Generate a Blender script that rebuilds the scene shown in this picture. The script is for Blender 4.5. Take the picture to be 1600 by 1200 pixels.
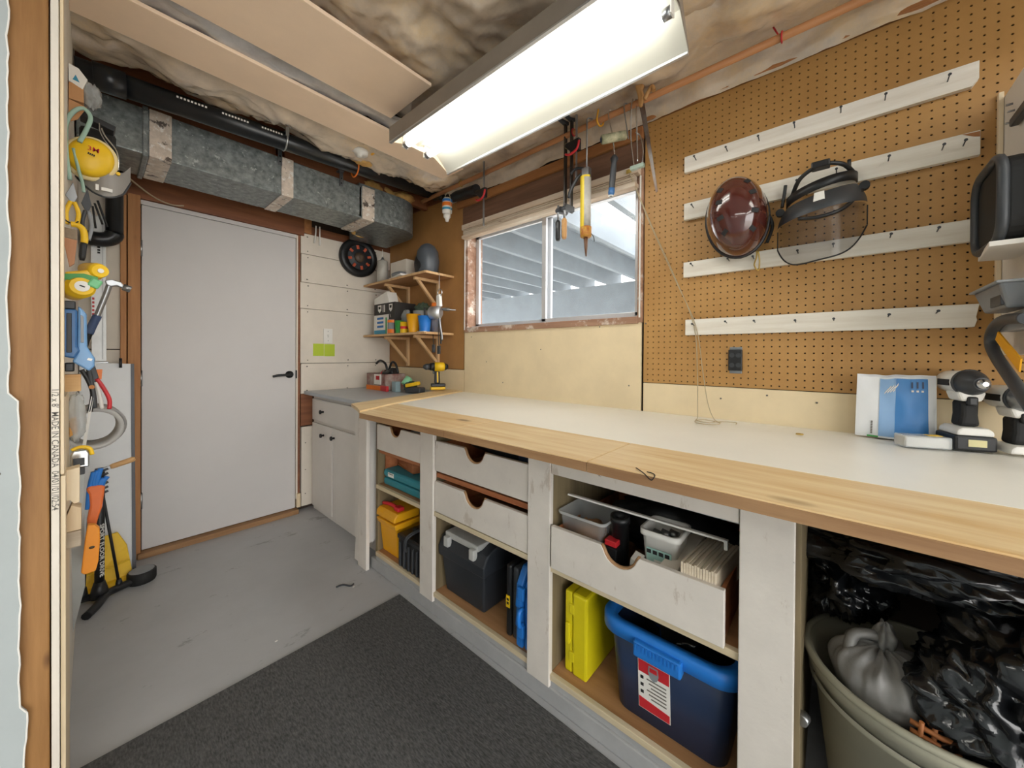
import bpy, bmesh, math, random
from mathutils import Vector, Matrix, noise
random.seed(7)
PI = math.pi
for o in list(bpy.data.objects): bpy.data.objects.remove(o)
scn = bpy.context.scene
COL = scn.collection

# ---------------------------------------------------------------- camera
YAW, PITCH, ROLL = math.radians(48.6933), math.radians(.3745), math.radians(.377)
fwd = Vector((math.sin(YAW)*math.cos(PITCH), math.cos(YAW)*math.cos(PITCH), -math.sin(PITCH)))
right0 = Vector((math.cos(YAW), -math.sin(YAW), 0)); up0 = right0.cross(fwd)
rv = right0*math.cos(ROLL)+up0*math.sin(ROLL); uv = -right0*math.sin(ROLL)+up0*math.cos(ROLL)
cam_d = bpy.data.cameras.new('camera'); cam = bpy.data.objects.new('camera', cam_d); COL.objects.link(cam)
mw = Matrix((( rv.x, uv.x, -fwd.x, 0), (rv.y, uv.y, -fwd.y, 0), (rv.z, uv.z, -fwd.z, 1.166), (0, 0, 0, 1)))
cam.matrix_world = mw
cam_d.sensor_width = 36; cam_d.lens = 575.6475/1600*36; cam_d.shift_y = -(600-558.5613)/1600
cam_d.clip_start = .02; cam_d.clip_end = 100
scn.camera = cam

# ---------------------------------------------------------------- world, exposure
w = bpy.data.worlds.new('overcast_sky'); scn.world = w; w.use_nodes = True
bg = w.node_tree.nodes['Background']; bg.inputs[0].default_value = (1, .985, .965, 1); bg.inputs[1].default_value = 3.1
vs = scn.view_settings; vs.view_transform = 'Standard'; vs.look = 'None'; vs.gamma = 1; vs.exposure = 0.94; vs.use_curve_mapping = False
TUBE = 6.5       # emission of the fluorescent tubes

# ---------------------------------------------------------------- materials
def lin(c):
    if isinstance(c, str): c = [int(c[i:i+2], 16)/255 for i in (0, 2, 4)]
    return [x/12.92 if x <= .04045 else ((x+.055)/1.055)**2.4 for x in c]
MATS = {}
def M(name, col, rough=.55, metal=0, var=.12, scale=9, bump=0, bscale=None, emit=0, alpha=1, trans=0, coat=0, spec=None, c2=None, stretch=None):
    if name in MATS: return MATS[name]
    m = bpy.data.materials.new(name); m.use_nodes = True; nt = m.node_tree; N = nt.nodes; L = nt.links
    b = N['Principled BSDF']; c = lin(col); b.inputs['Roughness'].default_value = rough; b.inputs['Metallic'].default_value = metal
    b.inputs['Coat Weight'].default_value = coat
    if spec is not None: b.inputs['Specular IOR Level'].default_value = spec
    tc = N.new('ShaderNodeTexCoord'); mp = N.new('ShaderNodeMapping'); L.new(tc.outputs['Object'], mp.inputs[0])
    if stretch: mp.inputs['Scale'].default_value = stretch
    if var or c2:
        nz = N.new('ShaderNodeTexNoise'); nz.inputs['Scale'].default_value = scale; nz.inputs['Detail'].default_value = 6; nz.inputs['Roughness'].default_value = .62
        L.new(mp.outputs[0], nz.inputs['Vector']); r = N.new('ShaderNodeValToRGB')
        a = lin(c2) if c2 else [x*(1-var) for x in c]; z = c if c2 else [min(1, x*(1+var*.6)) for x in c]
        r.color_ramp.elements[0].position = .32; r.color_ramp.elements[1].position = .68
        r.color_ramp.elements[0].color = (*a, 1); r.color_ramp.elements[1].color = (*z, 1)
        L.new(nz.outputs[0], r.inputs[0]); L.new(r.outputs[0], b.inputs['Base Color'])
    else: b.inputs['Base Color'].default_value = (*c, 1)
    if bump:
        n2 = N.new('ShaderNodeTexNoise'); n2.inputs['Scale'].default_value = bscale or scale*4; n2.inputs['Detail'].default_value = 4
        L.new(mp.outputs[0], n2.inputs['Vector']); bp = N.new('ShaderNodeBump'); bp.inputs['Strength'].default_value = bump; bp.inputs['Distance'].default_value = .004
        L.new(n2.outputs[0], bp.inputs['Height']); L.new(bp.outputs[0], b.inputs['Normal'])
    if emit: b.inputs['Emission Color'].default_value = (*c, 1); b.inputs['Emission Strength'].default_value = emit
    if trans: b.inputs['Transmission Weight'].default_value = trans
    b.inputs['Alpha'].default_value = alpha
    MATS[name] = m; return m
def WOOD(name, c1, c2, ax=1, scale=14, rough=.6, knots=0, bump=.15):
    if name in MATS: return MATS[name]
    st = [3.0, 3.0, 3.0]; st[ax] = .22
    m = M(name, c1, rough, var=0, c2=c2, scale=scale, stretch=st, bump=bump, bscale=scale*3)
    if knots:
        nt = m.node_tree; N = nt.nodes; L = nt.links; b = N['Principled BSDF']
        src = b.inputs['Base Color'].links[0].from_socket
        vo = N.new('ShaderNodeTexVoronoi'); vo.inputs['Scale'].default_value = knots; tc = N.new('ShaderNodeTexCoord'); mp = N.new('ShaderNodeMapping')
        s2 = [1.6, 1.6, 1.6]; s2[ax] = .7; mp.inputs['Scale'].default_value = s2
        L.new(tc.outputs['Object'], mp.inputs[0]); L.new(mp.outputs[0], vo.inputs['Vector'])
        r = N.new('ShaderNodeValToRGB'); r.color_ramp.elements[0].position = .03; r.color_ramp.elements[1].position = .11
        r.color_ramp.elements[0].color = (.18, .10, .05, 1); r.color_ramp.elements[1].color = (1, 1, 1, 1)
        mx = N.new('ShaderNodeMix'); mx.data_type = 'RGBA'; mx.blend_type = 'MULTIPLY'; mx.inputs[0].default_value = .75
        L.new(vo.outputs['Distance'], r.inputs[0]); L.new(src, mx.inputs[6]); L.new(r.outputs[0], mx.inputs[7]); L.new(mx.outputs[2], b.inputs['Base Color'])
    return m
def speck(m, col, scale, thr, width=.03, fac=.8, stretch=None):
    """irregular stains, chips or scuffs over a material"""
    nt = m.node_tree; N = nt.nodes; L = nt.links; b = N['Principled BSDF']
    tc = N.new('ShaderNodeTexCoord'); mp = N.new('ShaderNodeMapping'); L.new(tc.outputs['Object'], mp.inputs[0])
    if stretch: mp.inputs['Scale'].default_value = stretch
    nz = N.new('ShaderNodeTexNoise'); nz.inputs['Scale'].default_value = scale; nz.inputs['Detail'].default_value = 8; nz.inputs['Roughness'].default_value = .7
    L.new(mp.outputs[0], nz.inputs['Vector']); r = N.new('ShaderNodeValToRGB'); r.color_ramp.elements[0].position = thr; r.color_ramp.elements[1].position = thr+width
    r.color_ramp.elements[0].color = (0, 0, 0, 1); r.color_ramp.elements[1].color = (fac, fac, fac, 1); L.new(nz.outputs[0], r.inputs[0])
    mx = N.new('ShaderNodeMix'); mx.data_type = 'RGBA'; src = b.inputs['Base Color']
    L.new(r.outputs[0], mx.inputs[0])
    if src.links: L.new(src.links[0].from_socket, mx.inputs[6])
    else: mx.inputs[6].default_value = src.default_value
    mx.inputs[7].default_value = (*lin(col), 1); L.new(mx.outputs[2], src)
    return m

white_paint = speck(speck(M('white_paint', 'ddd6cd', .5, var=.07, scale=7, bump=.15, bscale=60), 'b8aa9a', 14, .60, .05, .6, (1, 1, .35)), '5d5046', 34, .685, .02, .9)
cab_white = M('cabinet_white', 'e3ded7', .45, var=.04, scale=4)
door_white = M('door_white', 'cdcac8', .45, var=.03, scale=2)
drywall = M('drywall_white', 'aeb5b5', .8, var=.05, scale=6, bump=.08)
speck(drywall, '9a9a98', 7, .72, .05, .5)
cream = speck(M('cream_gypsum', 'e8d5b0', .8, var=.07, scale=5), '8a6d45', 30, .74, .02, .8)
gyps = M('gypsum_plank', 'dfd6c8', .8, var=.07, scale=5)
gyps_edge = M('gypsum_edge_paper', 'cfc4b4', .85, var=.06)
pegm = M('pegboard_brown', 'bd9156', .5, var=.12, scale=4, c2='ad8148')
hardm = M('hardboard_brown', 'b4854f', .55, var=.1, scale=5, c2='a37543')
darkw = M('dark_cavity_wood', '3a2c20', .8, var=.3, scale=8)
redw = WOOD('red_brown_lumber', '8f5a38', '6e4026', 0, 8)
oldw = WOOD('weathered_header', '8a6650', '644839', 1, 7)
platew = WOOD('orange_plate_lumber', 'b9824f', '9a6339', 1, 9)
studw = WOOD('fir_stud', 'a97c48', '7f5629', 2, 7, knots=6)
pale = WOOD('pale_pine', 'ead9bb', 'dbc5a0', 2, 9)
pine = WOOD('varnished_pine', 'e8d2a8', 'd3ad76', 1, 11, .4, knots=3.2)
pine_x = WOOD('end_board_pine', 'ebd3a6', 'd9b985', 0, 9, .5, knots=4)
plyedge = WOOD('edge_board', 'b08a62', '916b48', 1, 12)
shelfw = WOOD('shelf_plywood', 'b78a5f', '9c7048', 1, 8)
shelf_edge = WOOD('shelf_lip', 'd9cbae', 'c3b08c', 1, 9)
copperw = WOOD('runner_lumber', 'b5744a', '965733', 1, 10)
bracketw = WOOD('bracket_pine', 'dcb98c', 'c99f6d', 2, 9)
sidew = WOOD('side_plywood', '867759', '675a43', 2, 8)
doww = WOOD('dowel_wood', 'c58d5e', 'ad7448', 1, 8)
jambw = WOOD('jamb_wood', 'c08a56', 'a56f3f', 2, 9, knots=5)
sillw = WOOD('threshold_wood', 'ab855c', '8d6743', 0, 9)
toppanel = speck(M('white_melamine', 'f0eee6', .35, var=.03, scale=3), '8f8672', 22, .73, .02, .7)
lamin = M('grey_laminate', 'aeb4ba', .35, var=.05)
floorm = speck(speck(M('grey_floor_paint', 'b3b4b6', .42, var=.08, scale=3, bump=.12, bscale=30), '7b7a78', 6, .62, .04, .6, (1, 2.2, 1)), '55534f', 24, .71, .02, .7)
curbm = M('grey_curb_paint', 'a8a8a8', .6, var=.12, scale=7)
matm = speck(M('charcoal_rib_mat', '626262', .95, var=0, c2='3a3a3a', scale=210, bump=1, bscale=200, stretch=(1, .3, 1)), '9a9a98', 190, .70, .03, .6)
galv = speck(M('galvanised_steel', '9ba2a2', .36, metal=.45, var=0, c2='666d6d', scale=34, bump=.15), 'd5dada', 30, .61, .03, .6)
tape_m = M('foil_duct_tape', 'd6c8b9', .4, metal=.15, var=.2, scale=30, bump=.5, bscale=40)
speck(speck(tape_m, 'eceae6', 26, .55, .03, .8), '3c2f27', 17, .575, .03, .9)
alum = M('aluminium', 'c9cdd0', .35, metal=.8, var=.08)
winalu = M('window_aluminium', 'd8dade', .4, metal=.35, var=.06)
winwood = speck(WOOD('weathered_window_wood', 'b58f76', '8c6650', 1, 9), 'e6ddd2', 12, .52, .1, .8)
blindm = speck(WOOD('blind_rail_wood', 'ded2c0', 'b79d82', 1, 9), '7d5c46', 14, .62, .06, .7, (3, .4, 3))
absm = M('black_abs', '1c1f22', .3, var=.1)
blackp = M('black_plastic', '1b1c1e', .42, var=.15)
dkgrey = M('dark_grey_plastic', '3a3d41', .45, var=.12)
rubber = M('rubber_black', '141414', .7, var=.1)
greyp = M('grey_plastic', '8d9195', .5, var=.08)
whitep = M('white_plastic', 'e8e6e0', .45, var=.04)
yellow = M('yellow_plastic', 'f0c31d', .42, var=.07)
amber = M('amber_yellow_plastic', 'eca917', .45, var=.06)
lemon = M('acid_yellow_plastic', 'd8c813', .45, var=.06)
orange = M('orange_plastic', 'ef7d22', .45, var=.06)
ltorange = M('light_orange_paint', 'f59b2c', .45, var=.08)
redp = M('red_plastic', 'c92a31', .42, var=.08)
bluep = M('blue_plastic', '2478cf', .42, var=.07)
navy = M('navy_plastic', '2b3a58', .42, var=.1)
navy_t = M('steel_blue_paint', '3d6ea3', .42, var=.1)
ltblue = M('pale_blue_steel', '6f9cc9', .4, var=.08)
teal = M('teal_plastic', '2f8694', .45, var=.08)
green = M('green_plastic', '3f9a4a', .45, var=.1)
lime = M('lime_note_paper', 'b9cf3c', .7, var=.03)
steel = M('steel', '9ea0a2', .3, metal=.85, var=.15)
chrome = M('chrome', 'd0d2d4', .15, metal=.95, var=.05)
brass = M('brass_wire', 'c9a95a', .4, metal=.6, var=.1)
copper_y = M('yellow_cable_tie', 'e2a52a', .5, var=.05)
toolw = WOOD('tool_handle_wood', 'c69a64', 'a97a47', 2, 12)
clearp = M('clear_plastic', 'd8dcdc', .2, var=.05, alpha=.45, spec=.6)
smoke = M('smoked_visor', '4b4543', .15, var=.05, alpha=.38, spec=.6)
paper = M('white_paper', 'ece9e2', .7, var=.05)
ink = M('black_ink', '1f1f20', .7, var=0)
greyink = M('grey_ink', '6c675f', .8, var=0)
redink = M('red_ink', 'c7252f', .6, var=0)
blueink = M('blue_ink', '2f73b8', .6, var=.05)
cyanink = M('cyan_ink', '3a92b5', .6, var=.05)
card = M('kraft_card', 'c08f62', .8, var=.08)
helm = M('maroon_helmet_shell', '4f211a', .15, var=.15, scale=4, coat=1)
reflect = M('fixture_white_enamel', 'bdbcb1', .35, var=.02)
fix_out = M('fixture_brown_grey', '8f8478', .45, var=.08)
tubem = M('fluorescent_tube', 'fffdf8', .4, var=0, emit=TUBE)
polym = M('poly_vapour_barrier', 'e0cdb4', .16, var=0, c2='b3a698', scale=5, bump=1, bscale=18, coat=1)
speck(polym, 'e2c08a', 3.2, .5, .2, .6)
polyg = M('grey_poly_barrier', 'c8c6c6', .16, var=0, c2='9d9896', scale=5, bump=1, bscale=18, coat=1)
insul = M('fibreglass_insulation', 'd7b26c', .95, var=0, c2='b98a4d', scale=18, bump=.8, bscale=60)
fibre = M('peach_fibreboard', 'f6dcc0', .85, var=.04, scale=6)
bagm = M('black_bin_bag', '17191c', .2, var=.1, bump=.6, bscale=22, coat=.5)
greybag = M('grey_carrier_bag', '8b8986', .4, var=.25, scale=8, bump=.5, bscale=30)
canm = M('beige_bin_plastic', 'a6a390', .45, var=.06)
wicker = M('orange_wicker', 'b5713f', .6, var=.2, scale=30)
deckm = M('painted_deck_lumber', '8f9aa3', .7, var=.15, scale=6)
fencem = M('grey_fence_boards', '8e9294', .8, var=.15, scale=6)  # plain grey of the fence boards
bounce_ground = M('pale_bounce_ground', 'dcdad4', .9, var=.3, scale=20)  # outside ground made pale to bounce sky light up to the ceiling
glassm = M('dusty_window_glass', 'dfe9f2', .08, var=0, alpha=.10, spec=.6)
speck(glassm, 'ffffff', 5, .4, .3, .2)
cordm = M('beige_cord', 'b9a98b', .8, var=.05)

# ---------------------------------------------------------------- mesh builder
class B:
    def __init__(s): s.v = []; s.f = []; s.sm = []
    def add(s, vs_, fs, smooth=False):
        n = len(s.v); s.v += [Vector(p) for p in vs_]; s.f += [[i+n for i in f] for f in fs]; s.sm += [smooth]*len(fs); return s
    def box(s, a, b):
        x0, x1 = sorted((a[0], b[0])); y0, y1 = sorted((a[1], b[1])); z0, z1 = sorted((a[2], b[2]))
        return s.add([(x0,y0,z0),(x1,y0,z0),(x1,y1,z0),(x0,y1,z0),(x0,y0,z1),(x1,y0,z1),(x1,y1,z1),(x0,y1,z1)],
                     [(0,3,2,1),(4,5,6,7),(0,1,5,4),(1,2,6,5),(2,3,7,6),(3,0,4,7)])
    def frame(s, c, R, U, N, w, h, d):            # oriented box: centre, axes, sizes
        c = Vector(c); R = Vector(R).normalized(); U = Vector(U).normalized(); N = Vector(N).normalized(); pts = []
        for k in (-.5, .5):
            for (i, j) in ((-.5,-.5),(.5,-.5),(.5,.5),(-.5,.5)): pts.append(c+R*w*i+U*h*j+N*d*k)
        return s.add(pts, [(0,3,2,1),(4,5,6,7),(0,1,5,4),(1,2,6,5),(2,3,7,6),(3,0,4,7)])
    def prism(s, poly, ax, lo, hi, smooth=False):   # poly of 2-tuples in the two other axes (cyclic order)
        def P(p, t):
            if ax == 0: return (t, p[0], p[1])
            if ax == 1: return (p[0], t, p[1])
            return (p[0], p[1], t)
        n = len(poly); vs_ = [P(p, lo) for p in poly]+[P(p, hi) for p in poly]
        area = sum(poly[i][0]*poly[(i+1) % n][1]-poly[(i+1) % n][0]*poly[i][1] for i in range(n))
        fs = [tuple(range(n))[::-1], tuple(range(n, 2*n))]
        sd = [(i, (i+1) % n, n+(i+1) % n, n+i) for i in range(n)]
        if (area < 0) != (ax == 1): fs = [f[::-1] for f in fs]; sd = [f[::-1] for f in sd]
        k = len(s.v); s.add(vs_, fs); s.f += [[i+k for i in f] for f in sd]; s.sm += [smooth]*n; return s
    def slab(s, poly3, d):                          # 3-D polygon extruded by vector d
        n = len(poly3); d = Vector(d); p = [Vector(q) for q in poly3]
        return s.add(p+[q+d for q in p], [tuple(range(n))[::-1], tuple(range(n, 2*n))]+[(i, (i+1) % n, n+(i+1) % n, n+i) for i in range(n)])
    def cyl(s, p0, p1, r0, r1=None, n=16, caps=True, smooth=True):
        return s.rev(p0, p1, [(0, r0), (1, r0 if r1 is None else r1)], n, caps, smooth)
    def rev(s, p0, p1, prof, n=20, caps=True, smooth=True):     # lathe: (t along p0-p1, radius)
        p0 = Vector(p0); p1 = Vector(p1); a = p1-p0; q = a.normalized()
        e = q.orthogonal().normalized(); g = q.cross(e); k = len(s.v); m = len(prof)
        for (t, r) in prof:
            for i in range(n):
                th = 2*PI*i/n; s.v.append(p0+a*t+(e*math.cos(th)+g*math.sin(th))*r)
        for j in range(m-1):
            for i in range(n):
                i2 = (i+1) % n; s.f.append([k+j*n+i, k+j*n+i2, k+(j+1)*n+i2, k+(j+1)*n+i]); s.sm.append(smooth)
        if caps:
            if prof[0][1] > 1e-6: s.f.append([k+i for i in range(n)][::-1]); s.sm.append(False)
            if prof[-1][1] > 1e-6: s.f.append([k+(m-1)*n+i for i in range(n)]); s.sm.append(False)
        return s
    def tube(s, pts, r, n=8, closed=False, r1=None):
        P = [Vector(p) for p in pts]; k = len(s.v); m = len(P); e = None
        for j, p in enumerate(P):
            t = (P[(j+1) % m]-P[j-1]) if closed else (P[min(j+1, m-1)]-P[max(j-1, 0)])
            t.normalize()
            e = t.orthogonal().normalized() if e is None else (e-t*e.dot(t)).normalized()
            g = t.cross(e); rr = r if r1 is None else r+(r1-r)*j/(m-1)
            for i in range(n): th = 2*PI*i/n; s.v.append(p+(e*math.cos(th)+g*math.sin(th))*rr)
        for j in range(m if closed else m-1):
            j2 = (j+1) % m
            for i in range(n):
                i2 = (i+1) % n; s.f.append([k+j*n+i, k+j*n+i2, k+j2*n+i2, k+j2*n+i]); s.sm.append(True)
        if not closed: s.f.append([k+i for i in range(n)][::-1]); s.f.append([k+(m-1)*n+i for i in range(n)]); s.sm += [False, False]
        return s
    def ell(s, c, r, n=20, m=12, fn=None):          # ellipsoid; fn(unit vector) -> radius factor
        k = len(s.v); c = Vector(c)
        for j in range(m+1):
            ph = PI*j/m
            for i in range(n):
                th = 2*PI*i/n; d = Vector((math.sin(ph)*math.cos(th), math.sin(ph)*math.sin(th), math.cos(ph)))
                q = fn(d) if fn else 1; s.v.append(c+Vector((d.x*r[0], d.y*r[1], d.z*r[2]))*q)
        for j in range(m):
            for i in range(n):
                i2 = (i+1) % n; s.f.append([k+j*n+i, k+(j+1)*n+i, k+(j+1)*n+i2, k+j*n+i2]); s.sm.append(True)
        return s
    def grid(s, nx, ny, fn, smooth=True):
        k = len(s.v)
        for j in range(ny+1):
            for i in range(nx+1): s.v.append(Vector(fn(i/nx, j/ny)))
        for j in range(ny):
            for i in range(nx):
                a = k+j*(nx+1)+i; s.f.append([a, a+1, a+nx+2, a+nx+1]); s.sm.append(smooth)
        return s
def mesh_of(name, b, mat, bev=0, off=None, seg=2):
    me = bpy.data.meshes.new(name)
    vs_ = [v-off for v in b.v] if off is not None else b.v
    me.from_pydata([tuple(v) for v in vs_], [], b.f); me.polygons.foreach_set('use_smooth', b.sm)
    me.materials.append(mat)
    bm = bmesh.new(); bm.from_mesh(me)
    bmesh.ops.remove_doubles(bm, verts=bm.verts, dist=1e-6)
    if bev:
        es = [e for e in bm.edges if len(e.link_faces) == 2 and e.calc_face_angle(0) > .7]
        bmesh.ops.bevel(bm, geom=es, offset=bev, segments=seg, affect='EDGES', profile=.5, clamp_overlap=True)
    bmesh.ops.recalc_face_normals(bm, faces=bm.faces)
    bm.to_mesh(me); bm.free()
    return me
ROOT = {}
def T(name, label, cat, loc, rot=0, group=None):
    o = bpy.data.objects.new(name, None); COL.objects.link(o); o.location = loc; o.rotation_euler = (0, 0, rot); o.empty_display_size = .05
    o['label'] = label; o['category'] = cat
    if group: o['group'] = group
    ROOT[o] = (Matrix.Translation(Vector(loc)) @ Matrix.Rotation(rot, 4, 'Z')).inverted()
    return o
def P(name, par, mat, b, bev=0, loc=False, label=None, stuff=False, seg=2):
    """a part (or sub-part): vertices in world space unless loc=True (then in the thing's own space)"""
    inv = ROOT[par]
    if not loc: b.v = [inv @ v for v in b.v]
    o = bpy.data.objects.new(name, mesh_of(name, b, mat, bev, seg=seg)); COL.objects.link(o); o.parent = par
    ROOT[o] = inv
    if label: o['label'] = label
    if stuff: o['kind'] = 'stuff'
    return o
def S(name, label, cat, mat, b, bev=0, group=None, kind=None, seg=2):
    """a thing of one mesh, its origin at the middle of its base"""
    lo = Vector([min(v[i] for v in b.v) for i in range(3)]); hi = Vector([max(v[i] for v in b.v) for i in range(3)])
    off = Vector(((lo.x+hi.x)/2, (lo.y+hi.y)/2, lo.z))
    o = bpy.data.objects.new(name, mesh_of(name, b, mat, bev, off, seg)); COL.objects.link(o); o.location = off
    ROOT[o] = Matrix.Translation(-off)
    if kind: o['kind'] = kind
    if label: o['label'] = label
    if cat: o['category'] = cat
    if group: o['group'] = group
    return o
def ST(name, mat, b, label=None, bev=0): return S(name, label, None, mat, b, bev, kind='structure')
def clone(root, loc, rot, label=None):
    r = root.copy(); COL.objects.link(r); r.location = loc; r.rotation_euler = (0, 0, rot)
    if label: r['label'] = label
    def kids(a, b):
        for c in [x for x in a.children]:
            d = c.copy(); COL.objects.link(d); d.parent = b; kids(c, d)
    kids(root, r); return r
def TXT(par, s, size, at, R, U, mat, name='lettering', align='CENTER', bold=0):
    cu = bpy.data.curves.new('lettering', 'FONT'); cu.body = s; cu.size = size; cu.align_x = align; cu.align_y = 'CENTER'; cu.resolution_u = 2; cu.offset = bold
    to = bpy.data.objects.new('lettering', cu); me = bpy.data.meshes.new_from_object(to)
    b = B(); R = Vector(R).normalized(); U = Vector(U).normalized(); at = Vector(at)
    b.add([at+R*v.co.x+U*v.co.y for v in me.vertices], [tuple(p.vertices) for p in me.polygons])
    bpy.data.objects.remove(to); bpy.data.curves.remove(cu)
    N = R.cross(U); k = len(b.v)
    return P(name, par, mat, b)
def arc(c, r, a0, a1, n, ax=2):
    o = []
    for i in range(n+1):
        t = a0+(a1-a0)*i/n; p = (c[0]+r*math.cos(t), c[1]+r*math.sin(t))
        o.append(p)
    return o
def bez(p, n=12):
    """smooth Catmull-Rom path through points"""
    P_ = [Vector(q) for q in p]; out = []
    for i in range(len(P_)-1):
        a = P_[max(i-1, 0)]; b = P_[i]; c = P_[i+1]; d = P_[min(i+2, len(P_)-1)]
        for k in range(n):
            t = k/n; out.append(.5*((2*b)+(c-a)*t+(2*a-5*b+4*c-d)*t*t+(3*b-a-3*c+d)*t**3))
    out.append(P_[-1]); return out
def nz(p, s=1, o=0): return noise.noise(Vector(p)*s+Vector((o, o*1.7, o*.3)))
def rrect(w, h, r, n=5):
    o = []
    for (cx, cy, a) in ((w/2-r, h/2-r, 0), (-w/2+r, h/2-r, PI/2), (-w/2+r, -h/2+r, PI), (w/2-r, -h/2+r, 1.5*PI)):
        for i in range(n+1): t = a+PI/2*i/n; o.append((cx+r*math.cos(t), cy+r*math.sin(t)))
    return o
# ================================================================ SETTING
XW, YD = 1.738, 2.98
ST('floor', floorm, B().box((-2.6, -2.6, -.06), (1.86, 3.1, 0)))
# ---- right wall (window, pegboard) with its panels
WY0, WY1, WZ0, WZ1 = .715, 1.955, 1.35, 2.055
b = B().box((XW+.025, -2.6, 0), (XW+.12, WY0, 2.5)).box((XW+.025, WY1, 0), (XW+.12, 3.1, 2.5)).box((XW+.025, WY0, 0), (XW+.12, WY1, WZ0)).box((XW+.025, WY0, WZ1), (XW+.12, WY1, 2.5))
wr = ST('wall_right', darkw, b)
def pegboard():
    b = B(); s = .0254; r = .0031; x0, x1 = XW, XW+.005
    y_hi, y_lo, z_lo, z_hi = .690, -1.1, 1.041, 2.268
    nc = int((.6698-y_lo)/s); cs = [(math.cos(PI/4*i+PI/8), math.sin(PI/4*i+PI/8)) for i in range(8)]
    Yb = [y_hi]+[.6698-s*(n+.5) for n in range(nc)]+[]; Zb = [1.1797+s*(k-.5) for k in range(-5, 43)]; Zb[0] = z_lo; Zb.append(z_hi)
    for n in range(nc):
        ya, yb = Yb[n], Yb[n+1]; yc = .6698-s*n
        for k in range(-5, 43):
            za, zb = Zb[k+5], Zb[k+6]; zc = 1.1797+s*k; i0 = len(b.v)
            # 8 points on the cell outline matched with 8 on the hole
            ym, zm = yc, zc
            out = [(yb, zm+.004), (ym-.004, zb), (ym+.004, zb), (ya, zm+.004), (ya, zm-.004), (ym+.004, za), (ym-.004, za), (yb, zm-.004)]
            cor = {0: (yb, zb), 2: (ya, zb), 4: (ya, za), 6: (yb, za)}
            hole = [(yc-r*.92, zc+r*.38), (yc-r*.38, zc+r*.92), (yc+r*.38, zc+r*.92), (yc+r*.92, zc+r*.38), (yc+r*.92, zc-r*.38), (yc+r*.38, zc-r*.92), (yc-r*.38, zc-r*.92), (yc-r*.92, zc-r*.38)]
            b.v += [Vector((x0, *p)) for p in out]+[Vector((x0, *p)) for p in hole]+[Vector((x1, *p)) for p in hole]+[Vector((x0, *cor[c])) for c in (0, 2, 4, 6)]
            for i in range(8):
                j = (i+1) % 8
                if i in cor: b.f.append([i0+i, i0+24+i//2, i0+j, i0+8+j, i0+8+i])
                else: b.f.append([i0+i, i0+j, i0+8+j, i0+8+i])
                b.f.append([i0+8+i, i0+8+j, i0+16+j, i0+16+i])
            b.sm += [False]*16
    me = bpy.data.meshes.new('pegboard_panel'); me.from_pydata([tuple(ROOT[wr] @ v) for v in b.v], [], b.f); me.materials.append(pegm)
    o = bpy.data.objects.new('pegboard_panel', me); COL.objects.link(o); o.parent = wr; o['label'] = 'brown pegboard panel with a grid of small holes'
pegboard()
P('wall_panel', wr, hardm, B().box((XW, 1.985, 1.062), (XW+.012, YD, 2.42)), label='plain brown hardboard panel in the corner')
P('wall_panel', wr, cream, B().box((XW-.004, .702, .80), (XW+.012, 1.972, 1.338)), .0015, label='cream gypsum panel below the window')
P('wall_panel', wr, cream, B().box((XW-.002, -1.3, .80), (XW+.012, .690, 1.038)), .0015, label='cream gypsum strip below the pegboard')
P('wall_panel', wr, cream, B().box((XW-.002, 1.978, .80), (XW+.012, YD, 1.058)), .0015, label='cream gypsum strip below the hardboard')
P('header_plank', wr, oldw, B().box((XW-.002, .70, 2.064), (XW+.02, 2.0, 2.205)), .002)
P('top_plate', wr, platew, B().box((XW-.018, -1.3, 2.272), (XW+.02, .70, 2.312)).box((XW-.014, .70, 2.208), (XW+.02, 2.05, 2.262)), .002)
b = B()
for (y, z) in ((.92, 1.315), (1.3, 1.2), (1.6, .99), (.76, 1.02), (1.9, 1.29), (.36, .99), (.05, 1.0), (.20, 1.015), (.68, 1.32), (1.75, 1.12)): b.cyl((XW-.005, y, z), (XW-.002, y, z), .0035, n=8)
P('screw_head', wr, greyink, b, stuff=True)
# ---- far wall with door
b = B().box((-2.7, YD+.03, 0), (.105, YD+.12, 2.5)).box((1.0, YD+.03, 0), (XW+.12, YD+.12, 2.5)).box((.105, YD+.03, 2.03), (1.0, YD+.12, 2.5)).box((.105, YD+.045, 0), (1.0, YD+.12, 2.03))
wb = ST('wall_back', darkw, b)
zs = [(1.908, 2.058), (1.698, 1.905), (1.503, 1.695), (1.096, 1.500), (.87, 1.093)]
for i, (z0, z1) in enumerate(zs): P('gypsum_plank', wb, gyps, B().box((1.012+.004*math.sin(i*2), YD-.014, z0), (1.735, YD+.03, z1)), .0015)
P('gypsum_plank', wb, gyps, B().box((1.022, YD-.006, .03), (1.10, YD+.03, .62)), .002)
P('gypsum_plank', wb, gyps, B().box((-.05, YD-.010, 1.185), (.104, YD+.03, 2.28)), .002)
P('gypsum_plank', wb, gyps, B().box((-.05, YD-.004, 0), (.104, YD+.03, 1.18)), .002)
P('wood_block', wb, redw, B().box((1.018, YD-.004, .63), (1.10, YD+.03, .866)), .002)
P('header_beam', wb, redw, B().box((.085, YD-.03, 2.036), (1.03, YD+.03, 2.30)), .002)
P('header_beam', wb, platew, B().box((1.032, YD-.02, 2.06), (1.085, YD+.03, 2.30)), .002)
P('header_beam', wb, redw, B().box((1.09, YD-.01, 2.06), (XW, YD+.03, 2.12)), .002)
b = B()
for (z0, z1) in zs:
    for x in (1.06, 1.36, 1.60):
        for z in (z0+.022, z1-.022): b.cyl((x+random.uniform(-.01, .01), YD-.0155, z), (x, YD-.012, z), .0042, n=8)
for z in (.12, .3, .5): b.cyl((1.05, YD-.0075, z), (1.05, YD-.004, z), .004, n=8)
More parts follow.
